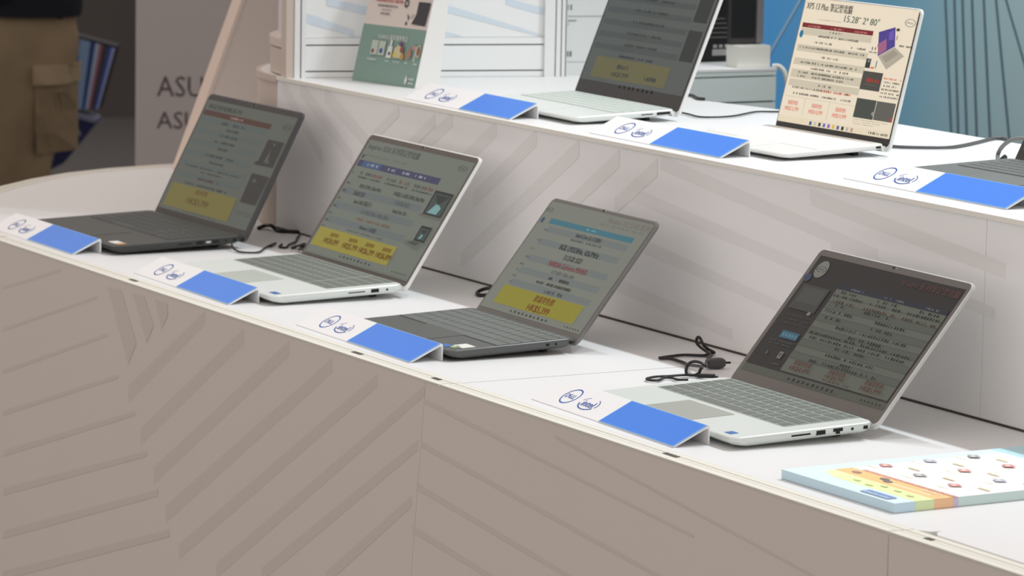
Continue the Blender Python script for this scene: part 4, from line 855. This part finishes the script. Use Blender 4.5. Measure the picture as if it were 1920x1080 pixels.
sm_ = so.modifiers.new('s', 'SKIN'); sm_.use_smooth_shade = True
for i, n in enumerate(N): me.skin_vertices[0].data[i].radius = (n[3], n[3])
me.skin_vertices[0].data[0].use_root = True
su = so.modifiers.new('u', 'SUBSURF'); su.levels = 2
bpy.context.view_layer.update()
bme = bpy.data.meshes.new_from_object(so.evaluated_get(bpy.context.evaluated_depsgraph_get())); bpy.data.objects.remove(so)
m_sh = mat('navy_shirt', (.010, .011, .016), .85, 0, .1, .2, 20); m_pt = mat('khaki_trousers', (.205, .158, .10), .9, 0, .1, .30, 7, .6)
m_sk = mat('skin', (.42, .25, .17), .55); m_shoe = mat('dark_shoe', (.03, .028, .028), .6)
bme.materials.clear()
for m_ in (m_sh, m_pt, m_sk, m_shoe): bme.materials.append(m_)
for v_ in bme.vertices:                                   # folds in the loose trousers
    if .1 < v_.co.z < .86:
        f_ = math.sin(v_.co.z * 46 + v_.co.x * 22 + v_.co.y * 9) * .0035 + math.sin(v_.co.z * 25 - v_.co.x * 38) * .004
        v_.co.x += f_; v_.co.y += f_ * (1 if v_.co.y > 0 else -1)
for p_ in bme.polygons:
    c = p_.center; nn = min(N, key=lambda n: (Vector(n[2]) - c).length - n[3] * .8)[0]
    arm = nn in ('sn', 'en', 'sf', 'ef'); hand = nn in ('wn', 'hn', 'wf', 'hf')
    p_.material_index = 2 if (c.z > 1.47 or hand) else 0 if c.z > .885 or arm else 3 if c.z < .085 else 1
    p_.use_smooth = True
body = link('body', bme, pe)
bvh = BVHTree.FromPolygons([v_.co for v_ in bme.vertices], [tuple(p_.vertices) for p_ in bme.polygons])
def patch(name, pts_u, zt, zb, th, m, n=10, k=4):
    """a cloth piece lying on the near thigh: x range per height, thickness th"""
    x0, x1 = pts_u; fr, bk = [], []
    for j in range(k + 1):
        for i in range(n + 1):
            x = x0 + (x1 - x0) * i / n; z = zt + (zb - zt) * j / k
            h = bvh.ray_cast(Vector((x, -1, z)), Vector((0, 1, 0)))[0]
            y = h.y if h is not None else -.02
            if h is None: x = x1 - .01
            fr.append((x, y - th, z)); bk.append((x, y + .004, z))
    mb = MB(); o = len(fr); fs = []
    for j in range(k):
        for i in range(n):
            a = j * (n + 1) + i; b = a + n + 1
            fs += [(a, a + 1, b + 1, b), (o + a, o + b, o + b + 1, o + a + 1)]
    per = [i for i in range(n)] + [n + j * (n + 1) for j in range(k)] + [k * (n + 1) + n - i for i in range(n)] + [(k - j) * (n + 1) for j in range(k)]
    for q in range(len(per)): a, b = per[q], per[(q + 1) % len(per)]; fs.append((a, o + a, o + b, b))
    mb.add(fr + bk, fs, m); return mb.build(name, body, smooth=False)
patch('cargo_pocket', (.055, .158), .725, .50, .010, m_pt)
patch('pocket_flap', (.050, .166), .742, .690, .018, mat('khaki_flap', (.27, .215, .14), .9, 0, .1, .15, 12))
rings = []
for z_, o_ in ((.868, .004), (.868, .016), (.90, .018), (.96, .014), (1.0, -.004)):
    rg = []
    for i in range(40):
        q = 2 * math.pi * i / 40; d_ = Vector((math.cos(q), math.sin(q), 0))
        h = bvh.ray_cast(Vector((0, 0, z_)) + d_ * .26, -d_)[0]
        h = h if h is not None and (h - Vector((0, 0, z_))).dot(d_) > .05 else Vector((0, 0, z_)) + d_ * .15
        rg.append(tuple(h + d_ * o_))
    rings.append(rg)
mb = MB(); mb.loft(rings, m_sh, caps=False); mb.build('shirt_hem', body, smooth=True)
mb = MB()
hr = [(.088, 1.60), (.098, 1.66), (.088, 1.71), (.06, 1.742), (.02, 1.755)]
mb.loft([[(-.035 + .008 + r_ * 1.04 * math.cos(q) * (1 if math.cos(q) > 0 else .82), r_ * .95 * math.sin(q), z_ + (0.0 if math.cos(q) > -.2 else .045 * (1.755 - z_) / .155)) for q in [2 * math.pi * i / 18 for i in range(18)]] for r_, z_ in hr], mat('black_hair', (.012, .010, .010), .5)); mb.build('hair', pe, smooth=True)

tb = thing('tote_bag', 'tilted blue bag with pink and white stripes hanging behind the khaki trousers', 'bag', hall(10.62, -1.362 * 10.62 / 10.3, -.80), yaw_h)
def bx_(u, v): return ((u - 20) / 680.1, 1.608 - (v + 475.7) / 680.1)
def quad_slab(name, q, m, y0=0, y1=.10):
    mb = MB(); mb.loft([[(x, y0, z) for x, z in q], [(x, y1, z) for x, z in q]], m); return mb.build(name, tb)
TL, TR, BR, BL = [Vector(bx_(*p)) for p in ((112, 80), (213, 105), (180, 226), (112, 226))]
quad_slab('bag_body', [TL, TR, BR, BL], mat('bag_dark_side', (.018, .018, .028), .6))
mb = MB()
cols = ((0, .30, (50, 70, 130)), (.30, .50, (122, 150, 184)), (.50, .60, (48, 66, 120)), (.60, .67, (150, 170, 190)), (.67, .73, (150, 96, 116)), (.73, .86, (62, 62, 70)), (.86, .92, (58, 84, 160)), (.92, .965, (150, 160, 200)))
for a, b, c in cols:
    P0 = TL.lerp(TR, a), TL.lerp(TR, b), BL.lerp(BR, b), BL.lerp(BR, a)
    mb.flat([(p.x, -.0006, p.y - (.006 if k < 2 else 0)) for k, p in enumerate(P0)], mat('bag_%d_%d_%d' % c, tuple(v / .75 for v in lin(c)), .6))
mb.build('stripe_print', tb)
lowq = [bx_(*p) for p in ((110, 234), (178, 247), (112, 330), (70, 352))]
quad_slab('lower_fold', lowq, mat('bag_navy', (.026, .034, .115), .6), -.02, .085)
mb = MB()
for (a, b) in (((118, 262), (126, 300)), ((130, 246), (144, 276))):
    p, q = bx_(*a), bx_(*b); mb.flat([(p[0], -.0206, p[1]), (p[0] + .006, -.0206, p[1]), (q[0] + .006, -.0206, q[1]), (q[0], -.0206, q[1])], mat('bag_pale_line', (.30, .34, .42), .6))
mb.build('line_print', tb)
quad_slab('fold_rim', [bx_(*p) for p in ((112, 226), (176, 243), (174, 251), (112, 236))], mat('bag_rim', (.22, .25, .36), .6), -.024, .09)
mb = MB(); mb.tube([(.145, .03, .785), (.10, -.02, .80), (.10, .0, .815), (.155, .05, .785)], .005, mat('bag_strap', (.02, .02, .03), .7), 8, 5); mb.build('strap', tb, smooth=True)
